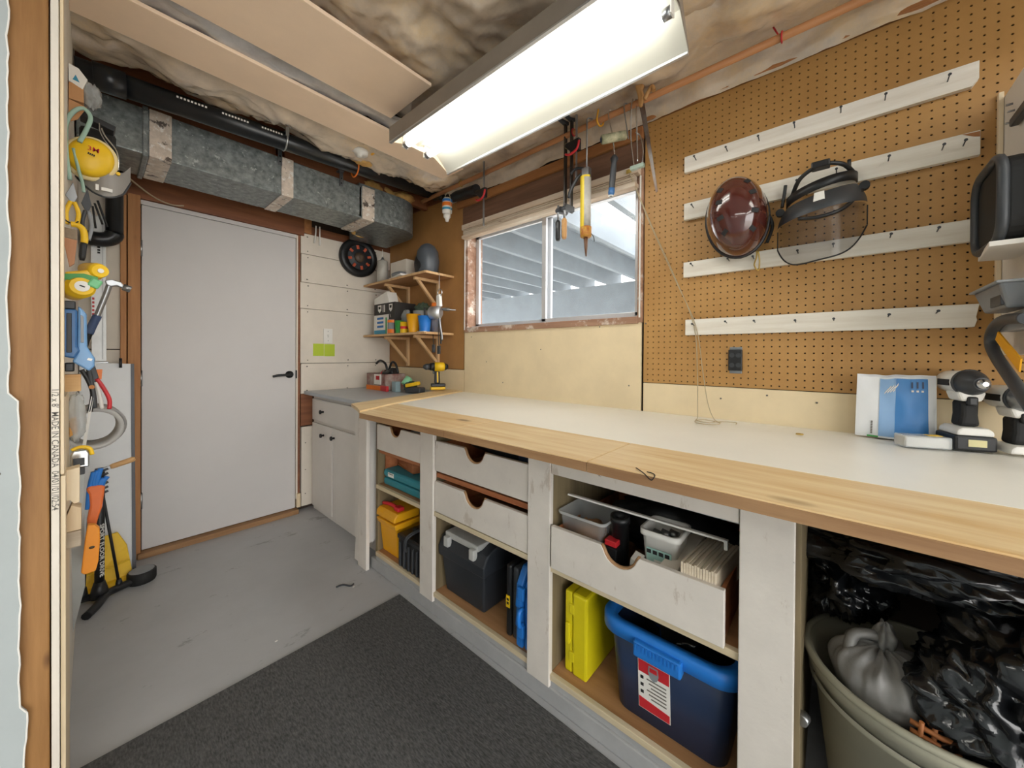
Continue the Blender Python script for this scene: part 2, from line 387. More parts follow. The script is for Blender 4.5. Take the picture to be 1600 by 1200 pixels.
P('screw_head', wb, greyink, b, stuff=True)
# ---- door
d = S('door_1', 'white flat slab door with black lever handle', None, door_white, B().box((.183, YD-.012, .037), (.979, YD+.028, 2.006)), .002, kind='structure')
P('door_stop', d, door_white, B().box((.179, YD-.016, 2.008), (.985, YD+.03, 2.034)), .002)
P('jamb_board', d, jambw, B().box((.128, YD-.035, 0), (.178, YD+.04, 2.05)), .002)
P('jamb_board', d, jambw, B().box((.100, YD-.028, 0), (.124, YD+.04, 2.065)), .002)
P('jamb_board', d, gyps, B().box((.981, YD-.02, .10), (.992, YD+.03, 2.03)), .001)
P('jamb_board', d, redw, B().box((.993, YD-.012, .10), (1.010, YD+.03, 2.06)), .001)
P('jamb_board', d, pale, B().box((.985, YD-.035, .04), (1.008, YD, .14)), .002)
P('threshold', d, sillw, B().box((.165, YD-.055, 0), (.99, YD+.03, .032)), .003)
h = P('handle', d, blackp, B().rev((.938, YD-.012, 1.015), (.938, YD-.042, 1.015), [(0, .026), (.25, .026), (.3, .013), (1, .012)]), label='black lever handle')
P('lever', h, blackp, B().tube(bez([(.938, YD-.048, 1.015), (.90, YD-.052, 1.014), (.855, YD-.05, 1.012), (.825, YD-.048, 1.006)], 5), .0085, 8), label='black lever')
P('strike', d, blackp, B().box((.978, YD-.022, .985), (.987, YD-.012, 1.045)), .002)
for z in (1.76, 1.02, .32): P('hinge', d, steel, B().cyl((.181, YD-.018, z-.045), (.181, YD-.018, z+.045), .006, n=8))
# ---- left partition: studs, gypsum, pine boards, and the wall that faces the camera
wl = ST('wall_left', gyps, B().box((-.061, 1.30, 0), (-.0495, YD+.03, 2.46)), bev=.001)
P('stud', wl, studw, B().box((-.150, 1.304, 0), (-.0635, 1.345, 2.46)), .003, label='brown fir stud at the end of the partition')
P('pine_board', wl, pale, B().box((-.0485, 1.315, 0), (-.041, 1.365, .885)), .001)
P('pine_board', wl, pale, B().box((-.0485, 1.369, 0), (-.043, 1.60, 1.06)), .001)
P('pine_board', wl, pale, B().box((-.0485, 1.31, .89), (-.043, 1.345, 2.42)), .001)
P('backing_stud', wl, studw, B().box((-.15, 1.5, 0), (-.0635, 2.95, .04)).box((-.15, 2.3, .04), (-.0635, 2.34, 2.4)), .002)
b = B(); pts = [(-2.6, 0), ]
z = 0.0; i = 0
while z < 2.5:
    base = -.096 if z < .4 else (-.1035 if z < 1.07 else -.1165)
    pts.append((base+.004*nz((z*9, 0, 0), 1, 3)+.0025*nz((z*40, 0, 0), 1, 5), z)); z += .018
pts += [(-.118, 2.5), (-2.6, 2.5)]
wf = ST('wall_front', drywall, b.prism(pts, 1, 1.288, 1.301))
P('torn_edge', wf, paper, B().tube([(p[0]+.0012, 1.289, p[1]) for p in pts[1:-2]], .0016, 6), label='torn white paper edge of the drywall')
b = B()
for (x, z) in ((-.13, .98), (-.128, .915), (-.133, .80), (-.13, .66), (-.14, .48), (-.135, 1.62), (-.132, 1.3)): b.cyl((x, 1.2865, z), (x, 1.289, z), .0035, n=8)
P('screw_head', wf, greyink, b, stuff=True)
TXT(wl, "1/2 x 8'  MADE IN CANADA  04/01/01/02:54", .0145, (-.0555, 1.2992, .95), (0, 0, -1), (1, 0, 0), greyink, bold=.0001)
# ---- unseen sides of the room behind the camera
ST('wall_far_left', drywall, B().box((-2.7, -2.6, 0), (-2.6, 3.1, 2.5)))
ST('wall_behind', drywall, B().box((-2.7, -2.7, 0), (-2.45, -2.6, 2.5)).box((1.45, -2.7, 0), (1.86, -2.6, 2.5)).box((-2.45, -2.7, 2.25), (1.45, -2.6, 2.5)))   # unseen wide opening, added to let sky light in as fill
# ---- ceiling: subfloor, joists, fibreboard strips, insulation behind plastic
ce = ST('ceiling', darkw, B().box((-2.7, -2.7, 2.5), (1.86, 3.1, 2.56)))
for y in (2.02, 2.42, 2.82): P('joist', ce, redw, B().box((-.05, y, 2.30 if y > 2.3 else 2.33), (XW+.02, y+.038, 2.5)), .002)
P('rim_joist', ce, redw, B().box((XW-.01, -1.3, 2.32), (XW+.025, 2.9, 2.5)))
P('fibreboard_strip', ce, fibre, B().box((-.05, 1.688, 2.28), (1.47, 1.888, 2.294)), .0015)
P('fibreboard_strip', ce, fibre, B().box((-.05, 1.272, 2.28), (.93, 1.590, 2.294)), .0015)
P('fibreboard_strip', ce, drywall, B().box((-2.6, -2.6, 2.285), (.88, .55, 2.298)), .0015)
def sheet(name, mat, x0, x1, y0, y1, z, amp, sag=0, nx=60, ny=30, sc=5, o=0):
    def fn(a, c):
        x = x0+(x1-x0)*a; y = y0+(y1-y0)*c
        n = nz((x, y, 0), sc, o)*amp+abs(nz((x, y, 1), sc*2.3, o+4))*amp*.7-.3*amp*abs(nz((x*.6+y, y-x, 2), sc*5, o))
        return (x, y, z+n-sag*math.sin(PI*c))
    return P(name, ce, mat, B().grid(nx, ny, fn))
sheet('vapour_barrier', polym, -.05, XW-.02, 1.875, 2.19, 2.325, .045, .035, 70, 24, 6, 1)
sheet('vapour_barrier', polyg, -.05, 1.45, 1.575, 1.705, 2.302, .022, .0, 60, 14, 6, 2)
sheet('vapour_barrier', polym, .42, 1.45, .5, 1.60, 2.322, .035, .0, 80, 70, 5, 3)
sheet('vapour_barrier', polym, 1.2, XW-.005, .0, 2.1, 2.345, .035, .0, 40, 70, 5, 4)
sheet('vapour_barrier', polym, -.05, .6, .5, 1.29, 2.36, .05, .0, 30, 40, 4, 6)
sheet('vapour_barrier', polym, .85, XW, -2.6, .55, 2.36, .05, .0, 40, 60, 4, 7)
# draped plastic on the rim above the plate
def rim(a, c): y = -1.2+3.35*a; zz = 2.262+.085*c; return (XW-.02-.03*c+.02*nz((y, zz*3, 0), 8, 3)+.012*abs(nz((y, zz, 5), 22)), y, zz)
P('vapour_barrier', ce, polym, B().grid(130, 8, rim))
b = B()
for (x, y, z, r) in ((.42, 2.62, 2.36, .06), (.30, 2.55, 2.37, .07), (.95, 2.25, 2.335, .07), (1.05, 2.12, 2.33, .055), (1.28, 2.45, 2.33, .06), (1.42, 2.48, 2.335, .07), (1.52, 2.42, 2.325, .06), (1.35, 2.75, 2.1, .05)):
    b.ell((x, y, z), (r*1.3, r, r*.7), 18, 12, lambda d: 1+.35*noise.noise(d*3+Vector((x*9, y, 0))))
P('insulation_tuft', ce, insul, b)

# ---- window
wn = S('window_1', 'two-pane sliding window in weathered wooden frame', None, winwood,
       B().box((XW-.012, WY0-.02, WZ0-.022), (XW+.13, WY0+.004, WZ1+.01)).box((XW-.012, WY1-.022, WZ0-.022), (XW+.13, WY1+.012, WZ1-.03)).box((XW-.014, WY0, WZ0-.028), (XW+.13, WY1, WZ0+.006)).box((XW-.004, WY0, WZ1-.045), (XW+.13, WY1, WZ1+.008)), .002, kind='structure')
ys = 1.30
def sash(y0, y1, x, z0=WZ0+.008, z1=WZ1-.047, t=.026, st=.03):
    return B().box((x, y0, z0), (x+.018, y1, z0+t)).box((x, y0, z1-t), (x+.018, y1, z1)).box((x, y0, z0), (x+.018, y0+st, z1)).box((x, y1-st, z0), (x+.018, y1, z1))
P('track', wn, winalu, B().box((XW+.03, WY0+.004, WZ0+.004), (XW+.10, WY1-.02, WZ0+.016)).box((XW+.03, WY0+.004, WZ1-.058), (XW+.10, WY1-.02, WZ1-.046)))
for (y0, y1, x, st) in ((WY0+.006, ys+.025, XW+.034, .03), (ys-.02, WY1-.024, XW+.066, .032)):
    f_ = P('sash', wn, winalu, sash(y0, y1, x), .002)
    P('pane', f_, glassm, B().box((x+.007, y0+.02, WZ0+.03), (x+.010, y1-.02, WZ1-.07)))
P('casing', wn, whitep, B().box((XW-.018, WY0-.012, WZ0), (XW-.012, WY0-.006, WZ1-.03)).box((XW-.018, WY1+.002, WZ0-.01), (XW-.012, WY1+.008, WZ1-.05)))
# blind raised to the top of the window
bl = T('window_blind', 'raised wooden blind with stacked slats across the window head', 'blind', (XW-.04, 1.3, 1.98))
P('head_rail', bl, blindm, B().box((XW-.052, .705, 2.028), (XW-.006, 1.955, 2.062)), .003)
for k in range(5): P('slat', bl, blindm, B().box((XW-.046+.003*math.sin(k*3), .725, 1.990+k*.0075), (XW-.008, 1.945, 1.9955+k*.0075)), .001)
P('bottom_rail', bl, blindm, B().box((XW-.058, .715, 1.965), (XW-.008, 1.95, 1.987)), .004)
P('cord_clip', bl, brass, B().box((XW-.058, .735, 2.035), (XW-.050, .76, 2.052)), .002)
co = S('blind_cord', 'thin beige blind cord hanging over the pegboard to the bench', 'cord', cordm,
  B().tube(bez([(XW-.055, .745, 2.045), (XW-.02, .66, 1.80), (XW-.014, .545, 1.52), (XW-.024, .462, 1.30), (XW-.02, .447, 1.1), (XW-.04, .44, .96), (1.66, .43, .911), (1.60, .42, .911)], 8), .0016, 6)
     .tube(bez([(XW-.055, .748, 2.045), (XW-.02, .664, 1.80), (XW-.014, .549, 1.52), (XW-.024, .455, 1.30), (XW-.022, .425, 1.1), (XW-.04, .40, .97), (1.67, .37, .911), (1.60, .33, .912)], 8), .0016, 6)
     .tube(bez([(1.60, .42, .911), (1.53, .40, .911), (1.52, .34, .912), (1.58, .33, .912), (1.62, .39, .912), (1.57, .41, .913), (1.55, .36, .913), (1.60, .34, .913), (1.64, .29, .911), (1.60, .28, .911)], 7), .0017, 6))

# ---- outside: painted deck seen from below
dk = T('deck', 'pale painted timber deck overhead outside the window', 'deck', (3.2, 2.5, 0))
for i in range(12): P('deck_joist', dk, deckm, B().box((XW+.14, 1.0+i*.40, 2.09), (4.75, 1.045+i*.40, 2.29)))
P('deck_beam', dk, deckm, B().box((4.4, -.5, 1.66), (4.5, 8, 2.09)))
for i in range(20): P('deck_board', dk, deckm, B().box((XW+.14+i*.145, 1.46, 2.292), (XW+.14+i*.145+.138, 8, 2.32)))
for y in (.4, 3.2, 6.0): P('deck_post', dk, deckm, B().box((4.4, y, 0), (4.5, y+.1, 1.66)))
ST('ground_outside', bounce_ground, B().box((-15, -15, -.2), (15, 15, -.065)))
fe = T('fence', 'grey board fence far beyond the deck', 'fence', (7, 3, 0))
for i in range(40): P('fence_board', fe, fencem, B().box((7, -5+i*.42, 0), (7.02, -5+i*.42+.405, 2.3)))

# ---- fluorescent shop light
FY0, FY1 = .36, 1.56
lf = T('fluorescent_light', 'long white twin-tube fluorescent shop light above the bench', 'light', (1.08, .96, 2.10))
prof = [(.917, 2.150), (.945, 2.196), (1.02, 2.205), (1.055, 2.190), (1.09, 2.205), (1.16, 2.203), (1.245, 2.128)]
up_ = [(x, z+.006) for (x, z) in prof]
b = B()
for i in range(len(prof)-1):
    a, c = prof[i], prof[i+1]; ua, uc = up_[i], up_[i+1]
    b.prism([a, c, uc, ua], 1, FY0, FY1)
P('reflector', lf, reflect, b)
P('housing', lf, fix_out, B().prism([(.905, 2.148), (.914, 2.148), (.943, 2.205), (1.0, 2.225), (1.16, 2.225), (1.243, 2.142), (1.252, 2.132), (1.256, 2.138), (1.18, 2.26), (.98, 2.26), (.905, 2.215)], 1, FY0, FY1), .001)
P('lip', lf, alum, B().box((1.240, FY0, 2.122), (1.250, FY1, 2.130)).box((.905, FY0, 2.143), (.917, FY1, 2.150)))
P('end_plate', lf, fibre, B().prism([(.917, 2.152), (.945, 2.2), (1.02, 2.21), (1.16, 2.21), (1.245, 2.132), (1.16, 2.175), (1.0, 2.175)], 1, FY1-.003, FY1+.002))
for x in (.985, 1.105):
    t_ = P('tube', lf, tubem, B().cyl((x, FY0+.03, 2.163), (x, FY1-.035, 2.163), .016, n=16))
    for (ya, yb) in ((FY1-.035, FY1-.012), (FY0+.006, FY0+.03)): P('end_cap', t_, steel, B().cyl((x, ya, 2.163), (x, yb, 2.163), .0165, n=16))
    for (ya, yb) in ((FY1-.012, FY1-.002), (FY0+.002, FY0+.006)): P('lamp_holder', lf, whitep, B().box((x-.014, ya, 2.150), (x+.014, yb, 2.205)))
for y in (FY1-.1, FY0+.1): P('hanger', lf, steel, B().box((1.05, y, 2.26), (1.09, y+.02, 2.36)))
clone(lf, (-.35, -.45, 2.10), 0, 'added unseen twin-tube fill light over the floor behind the viewpoint')  # this and the next copies: unseen fixtures added to even out the light
clone(lf, (-.1, -1.35, 2.10), PI/2, 'added unseen twin-tube fill light across the rear of the room')
clone(lf, (-1.6, .2, 2.10), 0, 'added unseen twin-tube fill light near the far side wall')
clone(lf, (1.08, -1.0, 2.10), 0, 'added unseen twin-tube fill light in line with the bench light')

# ---- duct, pipes, ceiling bits
du = T('air_duct', 'galvanised rectangular air duct under the joists above the door', 'duct', (.8, 2.5, 2.06))
D0, D1, Z0_, Z1_ = 2.35, 2.66, 2.062, 2.268
xs = [-.045, .155, .655, 1.155]
for i in range(3): P('duct_section', du, galv, B().box((xs[i], D0-.002*(i % 2), Z0_-.002*(i % 2)), (xs[i+1]+.012, D1, Z1_)), .004)
pl = [(1.150, D0), (1.45, D0)]+[(1.45+.20*math.sin(t), D0+.20-.20*math.cos(t)) for t in [PI/2*i/10 for i in range(1, 11)]]+[(1.65, D1+.22), (1.33, D1+.22), (1.30, D1), (1.150, D1)]
P('duct_elbow', du, galv, B().prism(pl, 2, Z0_+.004, Z1_+.02), .003, label='rounded duct elbow at the wall')
P('duct_seam', du, galv, B().box((.148, D0-.012, Z0_-.012), (.166, D1+.01, Z1_+.006)), .003)
for (x, w_) in ((.17, .075), (.70, .06), (1.17, .085)):
    P('foil_tape', du, tape_m, B().box((x, D0-.006, Z0_-.005), (x+w_, D1+.003, Z1_+.003)), .001, label='torn foil tape around the duct joint')
for x in (.68, 1.02):
    hb = P('strap', du, steel, B().box((x, D0-.010, Z1_-.05), (x+.022, D0-.006, Z1_+.05)).box((x-.006, D0-.012, Z1_+.044), (x+.028, D0+.03, Z1_+.052)), .001)
    P('strap_hole', hb, ink, B().cyl((x+.011, D0-.0115, Z1_-.03), (x+.011, D0-.0095, Z1_-.03), .004, n=8).cyl((x+.011, D0-.0115, Z1_-.0), (x+.011, D0-.0095, Z1_-.0), .004, n=8))
P('round_collar', du, galv, B().cyl((.32, 2.50, 2.27), (.30, 2.62, 2.40), .06, n=18))
dp = T('drain_pipe', 'black plastic drain pipe running along the ceiling above the duct', 'pipe', (.8, 2.2, 2.2))
P('pipe', dp, absm, B().cyl((-.045, 2.2, 2.252), (1.66, 2.2, 2.335), .044, n=20))
P('coupling', dp, absm, B().cyl((.0, 2.2, 2.254), (.09, 2.2, 2.2585), .050, n=20))
b = B()
for k in range(26):
    x = .24+k*.012+(k//9)*.05; b.box((x, 2.1555, 2.262+x*.048), (x+.007, 2.1570, 2.270+x*.048))
b.v = [v for v in b.v]
P('printed_marks', dp, whitep, b, label='row of white printing on the pipe', stuff=True)
for x in (.67, 1.05): P('pipe_hanger', dp, alum if x < 1 else orange, B().tube([(x, 2.2+.048*math.cos(t), 2.29+.048*math.sin(t)) for t in [2*PI*i/20 for i in range(20)]], .004, 6, closed=True).box((x-.008, 2.153, 2.30), (x+.008, 2.157, 2.40)))
P('branch', dp, absm, B().tube(bez([(1.66, 2.2, 2.335), (1.70, 2.16, 2.325), (1.70, 2.05, 2.29), (1.685, 1.80, 2.262)], 6), .036, 16), label='black corrugated end along the window wall')
vp = T('stack_pipe', 'black vertical pipe ending in an elbow beside the door', 'pipe', (.077, 2.9, 1.73))
P('pipe', vp, absm, B().cyl((.077, 2.89, 1.80), (.077, 2.89, 2.5), .034, n=20))
P('elbow', vp, absm, B().tube([(.077-.06+.06*math.cos(t), 2.89, 1.80-.045*math.sin(t)) for t in [PI/2*i/8 for i in range(9)]]+[(-.04, 2.89, 1.755)], .037, 16))
P('collar', vp, absm, B().cyl((.077, 2.89, 2.03), (.077, 2.89, 2.10), .040, n=20))
S('gas_valve_cap', 'white round cap hanging beneath the yellow bracket near the ceiling', 'cap', whitep, B().rev((.99, 2.02, 2.275), (.99, 2.02, 2.315), [(0, .012), (.3, .014), (.35, .044), (.8, .046), (1, .03)], 20))
S('gas_bracket', 'yellow bracket above the white round ceiling cap', 'bracket', amber, B().box((.95, 1.99, 2.315), (1.07, 2.05, 2.335)), .003)
for i, (x, y) in enumerate(((.84, 2.42), (1.02, 2.5))):
    S('cable_clip', ['orange offcut wedged above the duct at its near strap', 'orange offcut wedged above the duct at its far strap'][i], 'offcut', orange, B().box((x-.15, y, 2.271), (x-.10, y+.05, 2.335)), .003)
S('electric_cable', 'thin tan cable drooping under the duct above the door', 'cable', cordm, B().tube(bez([(.11, 2.7, 2.06), (.22, 2.93, 2.06), (.30, 2.935, 2.035), (.36, 2.935, 2.045)], 6), .004, 6))
b = B().tube(bez([(1.10, 2.92, 2.12), (1.10, 2.93, 2.05), (1.10, 2.955, 2.0)], 5), .005, 6).tube(bez([(1.125, 2.92, 2.12), (1.13, 2.93, 2.04), (1.14, 2.955, 1.99)], 5), .005, 6)
S('cream_cable', 'pair of cream cables dropping behind the gypsum planks', 'cable', whitep, b)
# ================================================================ BENCH AND CABINET
XF = 1.005
S('floor_mat', 'charcoal ribbed carpet mat on the grey floor', 'mat', matm, B().box((-.4, -1.2, .0005), (.978, 1.572, .009)), .003)
ST('trim_1', curbm, B().box((XF, -1.3, 0), (XF+.6, 1.90, .058)), bev=.004)
# worktop
wt = T('worktop', 'long bench top of white panel framed by varnished pine boards', 'worktop', (1.25, .6, .88))
ZT = .905
P('white_panel', wt, toppanel, B().slab([(1.070, 1.748, ZT-.018), (1.070, -1.3, ZT-.018), (XW-.003, -1.3, ZT-.018), (XW-.003, 1.982, ZT-.018)], (0, 0, .0165)), .0015, label='white melamine panel set into the bench top')
segs = [(1.575, 1.02, .0), (1.018, .46, .004), (.458, -1.3, -.002)]
for (y1, y0, dx) in segs:
    poly = [(.806, y1), (.806, y0), (1.0645, y0), (1.0645, y1)] if y1 < 1.5 else [(.790, 1.60), (.806, 1.02), (1.0645, 1.02), (1.0645, 1.745)]
    P('front_board', wt, pine, B().prism(poly, 2, ZT-.024, ZT), .0025)
for (y0, y1, xa) in ((1.02, 1.60, .7875), (.46, 1.018, .8030), (-1.3, .458, .8030)): P('edge_strip', wt, plyedge, B().slab([(xa+(.0158 if y1 > 1.5 else 0), y0, ZT-.026), (xa, y1, ZT-.026), (xa, y1, ZT-.003), (xa+(.0158 if y1 > 1.5 else 0), y0, ZT-.003)], (.0025, 0, 0)))
P('end_board', wt, pine_x, B().prism([(.880, 1.875), (.835, 1.72), (.792, 1.605), (1.064, 1.752), (XW-.003, 1.99), (XW-.003, 2.17)], 2, ZT-.012, ZT+.006), .002, label='pale pine board across the bench end')
P('bracket', wt, sillw, B().box((.93, 1.86, .845), (.97, 1.885, ZT-.014)), .002)
P('sub_top', wt, shelfw, B().box((XF, -1.3, .862), (XW-.003, 1.86, .886)))
# frame
bf = T('workbench', 'white painted workbench carcass with drawers and open bays', 'workbench', (1.35, .6, 0))
P('post', bf, white_paint, B().box((.968, 1.885, 0), (.988, 1.978, .888)), .002)
for (y0, y1) in ((1.345, 1.443), (.708, .802), (.062, .166)): P('post', bf, white_paint, B().box((XF-.004, y0, .058), (XF+.016, y1, .884)), .002)
P('apron', bf, white_paint, B().box((XF+.0, .167, .772), (XF+.014, .707, .862)), .002)
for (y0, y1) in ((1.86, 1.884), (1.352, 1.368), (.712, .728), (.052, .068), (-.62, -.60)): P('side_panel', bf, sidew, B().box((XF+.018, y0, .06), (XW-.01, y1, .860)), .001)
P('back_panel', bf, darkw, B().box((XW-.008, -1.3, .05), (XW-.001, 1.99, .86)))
for (y0, y1) in ((1.369, 1.859), (.729, 1.351), (.069, .711)):
    P('shelf', bf, shelfw, B().box((XF+.02, y0, .448), (XW-.01, y1, .462)))
    P('shelf', bf, shelfw, B().box((XF+.02, y0, .084), (XW-.01, y1, .098)))
    P('shelf_lip', bf, shelf_edge, B().box((XF+.003, y0, .444), (XF+.02, y1, .4635)), .0015)
    P('shelf_lip', bf, shelf_edge, B().box((XF+.003, y0, .080), (XF+.02, y1, .0995)), .0015)
P('shelf_lip', bf, curbm, B().box((XF+.008, .07, .058), (XF+.02, 1.859, .0795)))
P('runner', bf, copperw, B().box((XF+.02, 1.372, .632), (XF+.045, 1.858, .651)), .002)
P('runner', bf, copperw, B().box((XF+.02, .731, .613), (XF+.045, 1.349, .634)), .002)
for (y, z0, z1) in ((1.352, .47, .61), (1.352, .65, .74), (1.845, .50, .62), (1.845, .66, .74)): P('runner_block', bf, copperw, B().box((XF+.05, y-.012 if y > 1.5 else y+.017, z0), (XF+.12, y if y > 1.5 else y+.030, z1)), .001)
P('cable_hole_clip', bf, steel, B().cyl((XF+.03, .050, .36), (XF+.05, .045, .36), .012, n=10))
def drawer(label, y0, y1, z0, z1, x, notch_y, nr, depth=.5, cm=white_paint):
    pts = [(y0, z0), (y1, z0), (y1, z1)]
    for i in range(13):
        a = PI*i/12; pts.append((notch_y+nr*math.cos(a)*(1.12 if i in (0, 12) else 1), z1-nr*.95*math.sin(a)))
    pts.append((y0, z1))
    t = P('drawer', bf, cm, B().prism(pts, 0, x, x+.016), .002, label=label)
    P('notch_edge', t, plyedge, B().tube([(x+.008, p[0], p[1]+.0) for p in pts[3:16]], .0065, 6), label='bare wood edge of the hand notch')
    P('drawer_side', t, copperw, B().box((x+.017, y0+.004, z0+.004), (x+depth, y0+.014, z1-.012)), .001)
    P('drawer_side', t, copperw, B().box((x+.017, y1-.014, z0+.004), (x+depth, y1-.004, z1-.012)), .001)
    P('drawer_back', t, copperw, B().box((x+depth, y0+.004, z0+.004), (x+depth+.01, y1-.004, z1-.012)), .001)
    P('drawer_bottom', t, shelfw, B().box((x+.017, y0+.014, z0+.004), (x+depth, y1-.014, z0+.010)))
    return t
drawer('short white drawer at the far end of the bench', 1.446, 1.850, .656, .790, XF+.004, 1.672, .048)
drawer('upper white drawer in the middle bench bay', .806, 1.338, .648, .782, XF+.004, 1.085, .056)
drawer('lower white drawer in the middle bench bay', .806, 1.338, .468, .602, XF+.002, 1.085, .056)
drawer('wide white drawer filled with hardware', .195, .700, .4645, .604, XF-.008, .462, .052, .48)
# things seen in the closed drawers
S('parts_bag', 'clear bag of parts in the short far drawer', 'bag', clearp, B().ell((1.12, 1.56, .765), (.07, .08, .04), 18, 10, lambda d: 1+.3*noise.noise(d*4)))
S('foil_roll', 'dark roll lying in the upper middle drawer', 'roll', dkgrey, B().cyl((1.12, .84, .772), (1.20, 1.27, .772), .042, n=18))
S('cloth_bundle', 'pink rag in the short far drawer', 'rag', M('dusty_pink_cloth', 'b08a86', .9), B().ell((1.10, 1.475, .77), (.06, .022, .03), 14, 9, lambda d: 1+.25*noise.noise(d*3)))
S('blue_packet', 'blue packet in the upper middle drawer', 'packet', navy, B().box((1.06, .81, .735), (1.2, .90, .795)), .01)

# corner cabinet
cc = T('base_cabinet', 'white base cabinet in the corner with black knobs', 'cabinet', (1.4, 2.55, 0))
CX = 1.10
P('cabinet_body', cc, cab_white, B().box((CX+.004, 2.0, 0), (XW-.004, YD-.018, .862)), .002)
dr = P('cabinet_drawer', cc, cab_white, B().box((CX-.014, 2.05, .675), (CX+.003, 2.945, .832)), .004)
P('knob', dr, blackp, B().rev((CX-.014, 2.742, .752), (CX-.044, 2.742, .752), [(0, .008), (.45, .006), (.6, .015), (.9, .014), (1, .004)], 14))
for (y0, y1, ky, kz) in ((2.605, 2.945, 2.735, .585), (2.06, 2.585, 2.562, .592)):
    dd = P('cabinet_door', cc, cab_white, B().box((CX-.014, y0, .035), (CX+.003, y1, .655)), .003)
    P('knob', dd, blackp, B().rev((CX-.014, ky, kz), (CX-.044, ky, kz), [(0, .008), (.45, .006), (.6, .015), (.9, .014), (1, .004)], 14))
P('filler_strip', cc, cab_white, B().slab([(.985, 2.005, 0), (.985, 2.052, 0), (1.030, 2.085, .56), (1.030, 2.075, .56)], (.012, 0, 0)), .001)
P('filler_strip', cc, cab_white, B().box((.99, 1.93, .12), (1.09, 2.06, .86)), .002)
S('cabinet_counter', 'grey laminate counter on the corner cabinet', 'counter', lamin, B().box((1.035, 1.90, .864), (XW-.004, YD-.018, .889)), .004)

# ================================================================ UNDER THE BENCH
def case(name, label, mat, x0, x1, y0, y1, z0, z1, rib=0, handle=True, lid=.62, hm=None, ax='z'):
    t = T(name, label, 'case', ((x0+x1)/2, (y0+y1)/2, z0))
    zm = z0+(z1-z0)*lid
    P('base_shell', t, mat, B().box((x0, y0, z0), (x1, y1, zm-.002)), .012, seg=3)
    P('lid', t, mat, B().box((x0-.002, y0-.002, zm), (x1+.002, y1+.002, z1)), .014, seg=3)
    return t
# bay 1
yb = T('yellow_tool_bin', 'amber yellow tool bin with split hinged lid in the far bay', 'tool box', (1.14, 1.78, .0985))
P('bin_body', yb, amber, B().add([(1.05, 1.705, .099), (1.30, 1.705, .099), (1.30, 1.855, .099), (1.05, 1.855, .099), (1.03, 1.692, .27), (1.32, 1.692, .27), (1.32, 1.857, .27), (1.03, 1.857, .27)], [(0,3,2,1),(4,5,6,7),(0,1,5,4),(1,2,6,5),(2,3,7,6),(3,0,4,7)]), .006)
P('rim', yb, amber, B().prism([(1.018, .262), (1.335, .262), (1.335, .292), (1.010, .292)], 1, 1.675, 1.857), .006)
for s_, (y0, y1) in enumerate(((1.675, 1.857),)):
    P('lid', yb, amber, B().prism([(1.010, .302), (1.16, .302), (1.16, .345), (1.03, .345), (1.012, .33)], 1, y0, y1), .006)
P('lid', yb, amber, B().prism([(1.175, .302), (1.335, .302), (1.32, .34), (1.175, .345)], 1, 1.675, 1.857), .006)
rk = T('red_tool', 'red handled tool lying on the amber bin lid', 'tool', (1.09, 1.77, .346))
P('grip', rk, redp, B().tube(bez([(1.05, 1.85, .355), (1.055, 1.79, .362), (1.06, 1.74, .357)], 5), .0095, 10))
P('head', rk, redp, B().box((1.04, 1.69, .3465), (1.08, 1.735, .368)), .006)
bp_ = T('jump_starter', 'black ribbed battery pack with cable looped on top', 'battery pack', (1.11, 1.52, .0985))
P('body', bp_, blackp, B().box((XF+.017, 1.465, .099), (XF+.195, 1.660, .262)), .008)
P('shoulder', bp_, blackp, B().box((XF+.014, 1.46, .235), (XF+.20, 1.665, .258)), .006)
for k in range(5): P('rib', bp_, dkgrey, B().box((XF+.010, 1.485+k*.036, .105), (XF+.020, 1.496+k*.036, .225)), .002)
P('cable', bp_, dkgrey, B().tube(bez([(XF+.15, 1.53, .272), (XF+.08, 1.56, .285), (XF+.015, 1.575, .268), (XF+.004, 1.58, .225), (XF+.008, 1.572, .20)], 6), .006, 8).tube(bez([(XF+.15, 1.52, .272), (XF+.08, 1.545, .287), (XF+.012, 1.562, .268), (XF+.002, 1.570, .225), (XF+.008, 1.568, .20)], 6), .005, 8))
P('terminal', bp_, blackp, B().cyl((XF+.08, 1.60, .262), (XF+.08, 1.60, .285), .014, n=12))
P('terminal', bp_, blackp, B().cyl((XF+.13, 1.60, .262), (XF+.13, 1.60, .280), .012, n=12))
S('navy_box', 'dark navy box standing behind the ribbed battery pack', 'box', navy, B().box((1.28, 1.48, .0985), (1.52, 1.64, .34)), .01)
tc_ = T('teal_case', 'teal plastic tool case with paper label in the far bay', 'case', (1.12, 1.66, .4635))
P('base_shell', tc_, teal, B().box((XF+.035, 1.49, .4645), (XF+.20, 1.835, .502)), .010, seg=3)
P('lid', tc_, teal, B().box((XF+.033, 1.488, .505), (XF+.202, 1.837, .548)), .016, seg=3)
P('paper_label', tc_, paper, B().box((XF+.0315, 1.73, .517), (XF+.034, 1.785, .538)))
P('printed_marks', tc_, ink, B().box((XF+.031, 1.738, .530), (XF+.0318, 1.746, .535)), stuff=True)
for (y0, y1) in ((1.75, 1.755), (1.758, 1.768), (1.771, 1.778)): P('printed_marks', tc_, ink, B().box((XF+.031, y0, .530), (XF+.0318, y1, .5345)))
P('latch', tc_, teal, B().box((XF+.06, 1.480, .495), (XF+.09, 1.489, .520)), .003)
S('lumber_offcut', 'orange wooden offcut lying across the teal case', 'offcut', copperw, B().frame((1.15, 1.725, .582), (.25, 1, 0), (-1, .25, 0), (0, 0, 1), .25, .09, .05), .002)
S('lumber_offcut', 'thin orange board resting under the top offcut', 'offcut', copperw, B().frame((1.15, 1.73, .553), (.18, 1, 0), (-1, .18, 0), (0, 0, 1), .23, .09, .007), .001)
